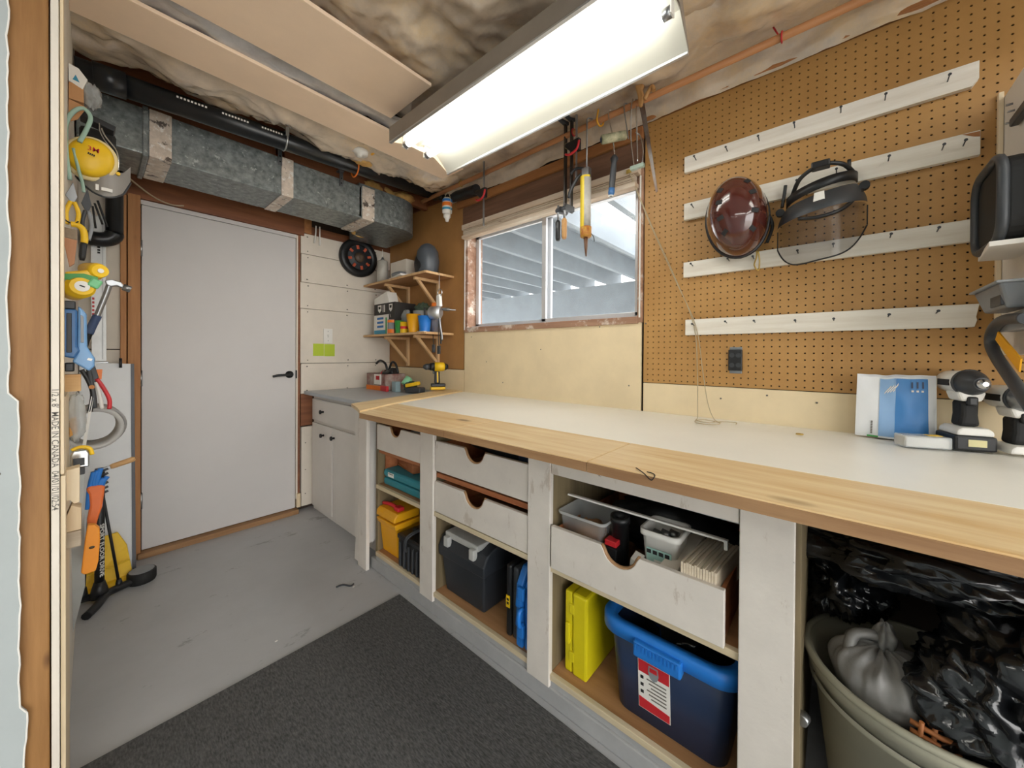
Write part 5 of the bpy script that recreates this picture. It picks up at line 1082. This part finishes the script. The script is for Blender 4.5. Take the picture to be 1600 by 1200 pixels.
P('flap', cbx, card, B().slab([(-.048, 1.752, 1.934), (-.012, 1.752, 1.925), (-.030, 1.752, 1.88), (-.048, 1.752, 1.865)], (0, .003, 0)))
S('clear_wrap', 'crinkled clear plastic wrap beside the high brown carton', 'wrap', clearp, B().ell((-.002, 1.80, 1.985), (.022, .05, .035), 24, 16, lambda d: 1+.4*noise.noise(d*4)))
S('black_bracket', 'flat black steel bar fixed under the high carton', 'bracket', blackp, B().frame((.012, 1.80, 1.905), (1, 0, -.25), (.25, 0, 1), (0, 1, 0), .075, .018, .05), .002)
S('black_case', 'black folded pouch behind the pale green hose', 'pouch', rubber, B().box((-.030, 1.90, 1.74), (.055, 1.96, 1.93)), .012)
S('wire_hook', 'silver wire hook dangling on the left partition beside the hose', 'hook', chrome, B().tube(bez([(.014, 1.765, 1.895), (.016, 1.765, 1.87), (.026, 1.765, 1.845), (.042, 1.765, 1.82), (.050, 1.765, 1.79)], 5), .0016, 6))
# snips, pliers row
sn = T('tin_snips', 'snips with yellow grips hanging high on the left partition', 'snips', (-.035, 1.6, 1.5))
P('blades', sn, steel, B().slab([(-.050, 1.60, 1.60), (-.036, 1.60, 1.64), (-.028, 1.60, 1.60), (-.036, 1.60, 1.575)], (0, .006, 0)), .001)
P('grip', sn, yellow, B().tube(bez([(-.040, 1.60, 1.585), (-.048, 1.60, 1.555), (-.047, 1.60, 1.52)], 5), .0048, 8))
P('grip', sn, yellow, B().tube(bez([(-.034, 1.60, 1.585), (-.026, 1.60, 1.555), (-.030, 1.60, 1.52)], 5), .0048, 8))
P('spring', sn, rubber, B().tube(bez([(-.052, 1.595, 1.545), (-.050, 1.595, 1.53), (-.036, 1.595, 1.523), (-.026, 1.595, 1.532)], 5), .0016, 6))
pls = T('pliers', 'grey pliers with dark jaws beside the yellow snips', 'pliers', (-.01, 1.65, 1.5))
P('jaws', pls, dkgrey, B().slab([(-.022, 1.65, 1.60), (-.010, 1.65, 1.645), (-.002, 1.65, 1.60), (-.010, 1.65, 1.57)], (0, .008, 0)), .001)
P('grip', pls, dkgrey, B().tube(bez([(-.014, 1.65, 1.58), (-.020, 1.65, 1.54), (-.012, 1.65, 1.495)], 5), .0045, 8))
P('grip', pls, greyp, B().tube(bez([(-.008, 1.65, 1.58), (-.002, 1.65, 1.54), (-.008, 1.65, 1.495)], 5), .0045, 8))
S('awl_set', 'thin dark awls fanned out beside the pliers', 'awls', rubber, B().tube([(.010, 1.70, 1.63), (.030, 1.70, 1.555)], .0028, 6).tube([(.004, 1.70, 1.62), (.020, 1.70, 1.56)], .0026, 6).tube([(.000, 1.70, 1.61), (.006, 1.70, 1.545)], .0026, 6))
ya = T('yellow_pipe_bender', 'bent yellow tool with black grip on the left partition', 'tool', (-.02, 1.6, 1.43))
P('bend', ya, yellow, B().tube(bez([(-.040, 1.60, 1.522), (-.028, 1.60, 1.522), (-.018, 1.60, 1.512), (-.015, 1.60, 1.49), (-.016, 1.60, 1.475)], 5), .0075, 10))
P('grip', ya, blackp, B().rev((-.017, 1.60, 1.478), (-.020, 1.60, 1.425), [(0, .005), (.2, .0075), (.8, .007), (1, .005)], 12))
pk = T('putty_knife', 'broad brown putty knife hanging blade up on the left partition', 'putty knife', (-.04, 1.42, 1.37))
P('blade', pk, M('rusty_scraper', '8c7a62', .5, metal=.4, c2='6c5b48', scale=30), B().slab([(-.0485, 1.42, 1.472), (-.0255, 1.42, 1.470), (-.0255, 1.42, 1.445), (-.0485, 1.42, 1.448)], (0, .003, 0)))
P('handle', pk, WOOD('cedar_block', 'c08b64', 'a9714c', 2, 10), B().slab([(-.0485, 1.418, 1.447), (-.0255, 1.418, 1.444), (-.030, 1.418, 1.385), (-.038, 1.418, 1.376)], (0, .010, 0)), .001)
ct = T('chalk_reel', 'yellow and green reel tool with white dial on the left partition', 'tool', (-.015, 1.5, 1.31))
P('rear_drum', ct, yellow, B().rev((-.010, 1.56, 1.395), (.014, 1.475, 1.383), [(0, .018), (.8, .020), (1, .016)], 20))
P('rear_hub', ct, whitep, B().cyl((.014, 1.474, 1.383), (.0145, 1.471, 1.383), .006, n=12))
P('arm', ct, yellow, B().slab([(-.048, 1.485, 1.372), (.012, 1.485, 1.390), (.018, 1.485, 1.366), (-.040, 1.485, 1.352)], (0, .03, 0)), .004)
P('green_plate', ct, green, B().slab([(-.050, 1.48, 1.366), (-.015, 1.48, 1.372), (.010, 1.48, 1.366), (.006, 1.48, 1.350), (-.050, 1.48, 1.352)], (0, .004, 0)), .001)
P('front_drum', ct, yellow, B().rev((-.034, 1.545, 1.332), (-.018, 1.470, 1.337), [(0, .026), (.8, .028), (.82, .024), (.9, .024), (.92, .022), (1, .022)], 26))
P('dial', ct, whitep, B().cyl((-.018, 1.470, 1.337), (-.0178, 1.467, 1.337), .0135, n=20))
P('dial_mark', ct, ink, B().frame((-.0178, 1.4665, 1.337), (1, 0, -.4), (.4, 0, 1), (0, 1, 0), .010, .003, .001))
P('green_end', ct, M('pale_green', '6fbf85', .45), B().frame((.004, 1.472, 1.348), (1, 0, -.5), (.5, 0, 1), (0, 1, 0), .022, .024, .012), .004)
sg2 = T('staple_gun', 'blue staple gun with grey handle on the left partition', 'staple gun', (-.03, 1.42, 1.12))
P('nose', sg2, blackp, B().box((-.0475, 1.412, 1.272), (-.028, 1.446, 1.292)), .002)
P('body', sg2, navy_t, B().prism([(-.0485, 1.17), (-.0485, 1.272), (-.025, 1.272), (-.025, 1.18), (-.020, 1.17), (-.030, 1.150), (-.0485, 1.155)], 1, 1.412, 1.450), .004)
P('slot', sg2, blackp, B().box((-.0425, 1.4105, 1.165), (-.034, 1.4125, 1.262)), .001)
P('handle', sg2, ltblue, B().prism([(-.024, 1.282), (-.016, 1.272), (-.010, 1.262), (-.009, 1.18), (.004, 1.150), (.003, 1.130), (-.006, 1.118), (-.034, 1.142), (-.0255, 1.165)], 1, 1.415, 1.445), .004)
P('handle_gap', sg2, greyp, B().prism([(-.0205, 1.260), (-.0150, 1.255), (-.0145, 1.19), (-.0200, 1.19)], 1, 1.4135, 1.4155), .001)
P('badge', sg2, whitep, B().frame((-.005, 1.4142, 1.148), (1, 0, -.4), (.4, 0, 1), (0, 1, 0), .008, .006, .001))
P('lower_shoe', sg2, blackp, B().box((-.046, 1.414, 1.118), (-.030, 1.446, 1.140)), .003)
hm_ = T('claw_hammer', 'steel claw hammer with blue grip hanging on the left partition', 'hammer', (.03, 2.1, 1.18))
P('shaft', hm_, steel, B().tube(bez([(.042, 2.10, 1.425), (.034, 2.10, 1.39), (.018, 2.10, 1.33), (.010, 2.10, 1.30)], 5), .009, 10))
P('grip', hm_, M('hammer_blue_grip', '3f5277', .6), B().tube(bez([(.012, 2.10, 1.305), (.0, 2.10, 1.27), (-.010, 2.10, 1.235)], 5), .0125, 10))
P('grip_end', hm_, rubber, B().tube(bez([(-.009, 2.10, 1.24), (-.014, 2.10, 1.215), (-.018, 2.10, 1.185)], 5), .0115, 10, r1=.006))
P('head', hm_, steel, B().prism([(.030, 1.440), (.048, 1.447), (.072, 1.440), (.080, 1.428), (.079, 1.416), (.062, 1.424), (.046, 1.418), (.034, 1.425)], 1, 2.088, 2.112), .003)
P('face', hm_, steel, B().cyl((.078, 2.10, 1.423), (.100, 2.10, 1.415), .0125, n=14))
ts = T('drywall_square', 'long aluminium drywall square leaning beside the door', 'square', (.02, 2.92, 1.08))
P('blade', ts, M('square_white_alu', 'd2d4d3', .4, metal=.3), B().slab([(-.008, 2.915, 1.883), (.046, 2.915, 1.883), (.048, 2.905, 1.12), (-.004, 2.905, 1.12)], (0, .004, 0)), .001)
P('scale_edge', ts, M('scale_grey', '9fa3a6', .4), B().box((.034, 2.902, 1.13), (.036, 2.9035, 1.87)))
for k in range(8): P('brand_mark', ts, ink, B().box((.016, 2.9105, 1.685+.014*k), (.026, 2.9120, 1.694+.014*k)))
for k in range(5): P('red_mark', ts, redp, B().box((-.002, 2.9075, 1.36+.02*k), (.006, 2.9090, 1.372+.02*k)))
P('head_bar', ts, steel, B().box((-.045, 2.895, 1.085), (.056, 2.912, 1.118)), .002)
pn = T('leaning_board', 'white board with dark grey edge leaning against the wall beside the door', 'panel', (.06, 2.83, 0))
P('board', pn, M('panel_white', 'e3e6e8', .45, var=.03), B().slab([(-.045, 2.815, 0), (.139, 2.815, 0), (.137, 2.875, 1.105), (-.045, 2.875, 1.115)], (0, .012, 0)), .001)
P('edge_channel', pn, M('panel_edge_grey', '64666c', .5), B().slab([(.139, 2.811, 0), (.153, 2.811, 0), (.149, 2.871, 1.105), (.136, 2.871, 1.105)], (0, .018, 0)), .001)
P('peg', pn, blackp, B().cyl((.098, 2.868, 1.135), (.098, 2.86, 1.085), .006, n=10))
# middle zone
S('notched_block', 'small notched wooden block screwed high on the left partition', 'block', WOOD('block_oak', 'd0a871', 'b98c55', 0, 12), B().box((-.0487, 1.40, 1.070), (-.0195, 1.44, 1.078)).box((-.0487, 1.40, 1.078), (-.0195, 1.437, 1.084)).box((-.0487, 1.40, 1.084), (-.0195, 1.44, 1.100)).box((-.0487, 1.40, 1.100), (-.0195, 1.437, 1.104)).box((-.0487, 1.40, 1.104), (-.0195, 1.44, 1.111)))
pr2 = T('cutting_pliers', 'pliers with one red grip hanging below the staple gun', 'pliers', (.01, 1.7, .98))
P('jaws', pr2, dkgrey, B().slab([(-.010, 1.70, 1.120), (.004, 1.70, 1.128), (.012, 1.70, 1.09), (.004, 1.70, 1.06), (-.006, 1.70, 1.08)], (0, .010, 0)), .002)
P('grip', pr2, redp, B().tube(bez([(.008, 1.70, 1.085), (.022, 1.70, 1.055), (.034, 1.70, 1.02), (.034, 1.70, .99)], 5), .0052, 8))
P('grip', pr2, whitep, B().tube(bez([(.006, 1.70, 1.075), (.013, 1.70, 1.04), (.019, 1.70, .992)], 5), .0045, 8))
S('orange_flag', 'small orange plastic tab behind the red grip pliers', 'tab', orange, B().slab([(.003, 1.72, 1.113), (.020, 1.72, 1.113), (.018, 1.72, 1.082), (.012, 1.72, 1.084)], (0, .003, 0)))
tp = T('wire_strippers', 'black wire strippers with white strip below the notched block', 'strippers', (-.01, 1.66, .88))
P('handle', tp, blackp, B().tube(bez([(-.022, 1.66, 1.115), (-.008, 1.66, 1.08), (.000, 1.66, 1.04), (-.006, 1.66, .99)], 5), .0055, 8))
P('handle', tp, dkgrey, B().tube(bez([(-.008, 1.66, 1.115), (-.002, 1.66, 1.07), (.002, 1.66, 1.035), (.004, 1.66, 1.00)], 5), .0055, 8))
P('pivot', tp, M('pivot_amber', 'c47b2d', .5), B().cyl((-.002, 1.653, 1.063), (-.002, 1.66, 1.063), .006, n=12))
P('blade', tp, whitep, B().slab([(-.003, 1.655, 1.035), (.002, 1.655, 1.035), (-.014, 1.655, .885), (-.022, 1.655, .88)], (0, .002, 0)))
S('clear_pouch', 'clear bag of screws pinned to the left partition', 'bag', clearp, B().ell((-.030, 1.58, .985), (.018, .03, .065), 22, 16, lambda d: 1+.25*noise.noise(d*3)))
tr = T('tape_roll', 'two wide rolls of silver grey tape hung on the left partition', 'tape', (0, 1.75, .86))
for k, m_ in enumerate((M('silver_tape', 'b2b0ac', .4), M('grey_tape_roll', '8c8a88', .45))):
    P('roll', tr, m_, B().rev((-.005+.008*k, 1.78+.03*k, .935), (.002+.008*k, 1.72+.04*k, .928), [(0, .055), (0, .066), (1, .066), (1, .055), (0, .055)], 32, False))
S('amber_label_pouch', 'amber labelled packet hanging under the clear screw bag', 'packet', M('amber_packet', 'c9913a', .5), B().slab([(-.042, 1.56, .985), (-.030, 1.56, .99), (-.028, 1.56, .945), (-.042, 1.56, .935)], (0, .006, 0)), .001)
tm = T('tape_measure', 'chrome and yellow tape measure clipped on the left partition', 'tape measure', (-.02, 1.5, .85))
P('case', tm, chrome, B().prism([(-.0395, .862), (-.0395, .895), (-.034, .908), (-.010, .908), (-.006, .898), (-.006, .862)], 1, 1.49, 1.52), .003)
P('yellow_top', tm, yellow, B().tube(bez([(-.037, 1.505, .908), (-.022, 1.505, .914), (-.006, 1.505, .908), (-.001, 1.505, .890)], 5), .0045, 8))
P('window', tm, dkgrey, B().box((-.034, 1.4885, .868), (-.014, 1.4905, .888)), .001)
P('foot', tm, dkgrey, B().box((-.032, 1.495, .842), (-.014, 1.52, .861)), .002)
ch = T('chisel', 'wood handled chisel lying across the left partition', 'chisel', (.05, 1.9, .74))
P('handle', ch, WOOD('chisel_ash', 'd3ab7a', 'bd9360', 0, 12), B().rev((.040, 1.90, .766), (.101, 1.90, .783), [(0, .007), (.1, .009), (.9, .0095), (1, .006)], 14))
P('blade', ch, steel, B().frame((.02, 1.90, .760), (1, 0, .28), (-.28, 0, 1), (0, 1, 0), .05, .012, .005), .001)
bz = T('blue_zip_ties', 'bundle of bright blue grips on the left partition', 'grips', (.005, 1.7, .70))
for k in range(5): P('grip', bz, bluep, B().tube(bez([(-.010+.006*k, 1.70+.004*(k % 2), .69), (-.006+.006*k, 1.70, .755), (.002+.007*k, 1.70, .80+.012*(k % 3)-.008*k)], 4), .0062, 8))
sc = T('drill_bit_strip', 'strip of dark driver bits beside the blue grips', 'bits', (.026, 1.72, .75))
for k in range(6): P('bit', sc, dkgrey, B().cyl((.020, 1.72, .795-.014*k), (.032, 1.72, .800-.014*k), .0036, n=8))
hs2 = T('hand_saw', 'hand saw with orange handle hanging on the left partition', 'saw', (.0, 1.7, .6))
P('handle', hs2, M('saw_orange', 'e8763a', .45), B().prism([(-.014, .752), (-.008, .760), (.020, .758), (.025, .750), (.019, .69), (.010, .655), (.004, .622), (-.010, .626), (-.012, .66), (-.006, .70), (-.008, .735)], 1, 1.69, 1.715), .006)
P('blade', hs2, M('saw_steel_scuffed', 'aeb0ac', .35, metal=.6), B().slab([(-.046, 1.72, .90), (-.018, 1.72, .84), (-.016, 1.72, .45), (-.040, 1.72, .32)], (0, .0015, 0)))
lv = T('spirit_level', 'light orange torpedo level hanging under the saw handle', 'level', (-.005, 1.6, .53))
P('body', lv, ltorange, B().prism([(-.0225, .540), (-.016, .532), (.005, .534), (.0105, .560), (.014, .62), (.013, .655), (.004, .668), (-.010, .672), (-.014, .64)], 1, 1.60, 1.622), .003)
P('vial', lv, M('vial_dark', '4a3a20', .3), B().ell((-.002, 1.599, .606), (.006, .002, .004), 14, 8))
S('yellow_block', 'pale notched pine block fixed low on the left partition', 'block', pale, B().prism([(-.0485, .880), (-.0215, .885), (-.0215, .800), (-.030, .798), (-.036, .808), (-.0485, .808)], 1, 1.385, 1.425), .001)
S('scrap_block', 'grey weathered wood block low on the left partition', 'block', WOOD('weathered_block', 'b0a18c', '8f7f6a', 0, 10), B().box((-.0485, 1.36, .700), (-.0185, 1.40, .738)), .002)
S('scrap_wedge', 'weathered wood wedge sitting on the grey block', 'wedge', WOOD('wedge_wood', 'cfb896', 'b59a76', 2, 10), B().prism([(-.0485, .7385), (-.0185, .7385), (-.0185, .79), (-.034, .80), (-.042, .775), (-.0485, .75)], 1, 1.365, 1.41), .001)
# floor pump and dustpan
pm = T('floor_pump', 'black floor pump with round foot pad beside the partition', 'pump', (.06, 2.5, 0))
P('base_arm', pm, blackp, B().tube(bez([(-.020, 2.44, .016), (.012, 2.50, .020), (.045, 2.585, .022), (.10, 2.62, .022), (.16, 2.64, .022)], 6), .017, 10))
P('base_foot', pm, blackp, B().tube(bez([(-.040, 2.62, .018), (-.01, 2.60, .024), (.035, 2.58, .022)], 5), .015, 10))
P('foot_pad', pm, rubber, B().rev((.165, 2.655, 0), (.165, 2.655, .056), [(0, .052), (.15, .055), (.9, .055), (1, .050)], 28))
P('pad_top', pm, greyp, B().rev((.165, 2.655, .0562), (.165, 2.655, .0575), [(0, .048), (1, .046)], 28))
P('barrel', pm, blackp, B().cyl((.020, 2.585, .02), (.022, 2.60, .62), .0165, n=16))
P('barrel_boot', pm, blackp, B().rev((.020, 2.585, .02), (.020, 2.587, .09), [(0, .034), (.6, .026), (1, .019)], 16))
P('brace', pm, blackp, B().cyl((.085, 2.62, .03), (.030, 2.60, .50), .0055, n=8))
P('brace_boot', pm, blackp, B().rev((.085, 2.62, .02), (.083, 2.62, .06), [(0, .016), (1, .009)], 10))
P('brace', pm, blackp, B().cyl((-.030, 2.62, .03), (-.012, 2.61, .40), .0055, n=8))
P('brace_boot', pm, blackp, B().rev((-.030, 2.62, .02), (-.029, 2.62, .07), [(0, .018), (1, .010)], 10))
TXT(pm, 'SPORT FLOOR DRIVE', .026, (.0275, 2.5715, .24), (0, 0, -1), (.75, .66, 0), whitep, bold=.0006)
dpn = T('yellow_bucket', 'yellow dustpan standing against the white panel behind the pump', 'dustpan', (.05, 2.75, 0))
P('pan', dpn, yellow, B().slab([(-.045, 2.70, .012), (.135, 2.70, .03), (.118, 2.775, .16), (.085, 2.785, .235), (-.045, 2.785, .22)], (0, .012, 0)), .004)
P('lip', dpn, yellow, B().tube(bez([(-.045, 2.70, .09), (.03, 2.705, .09), (.125, 2.715, .105)], 4), .004, 6))
P('side_fin', dpn, yellow, B().slab([(.135, 2.70, .03), (.115, 2.64, .004), (-.045, 2.64, .004), (-.045, 2.70, .012)], (0, 0, .008)), .002)
# small litter on the floor
for i, (x, y, r_, lab_) in enumerate(((.49, 1.69, .006, 'white paint chip on the floor near the mat corner'), (.86, 1.80, .006, 'white chip on the floor before the bench end'))):
    S('paint_chip', lab_, 'chip', whitep, B().ell((x, y, .0025), (r_, r_*.6, .002), 10, 6))
S('twig', 'dark scrap lying on the floor before the bench end', 'scrap', dkgrey, B().tube(bez([(.80, 1.86, .004), (.83, 1.85, .006), (.85, 1.815, .005), (.87, 1.82, .004)], 4), .004, 6))
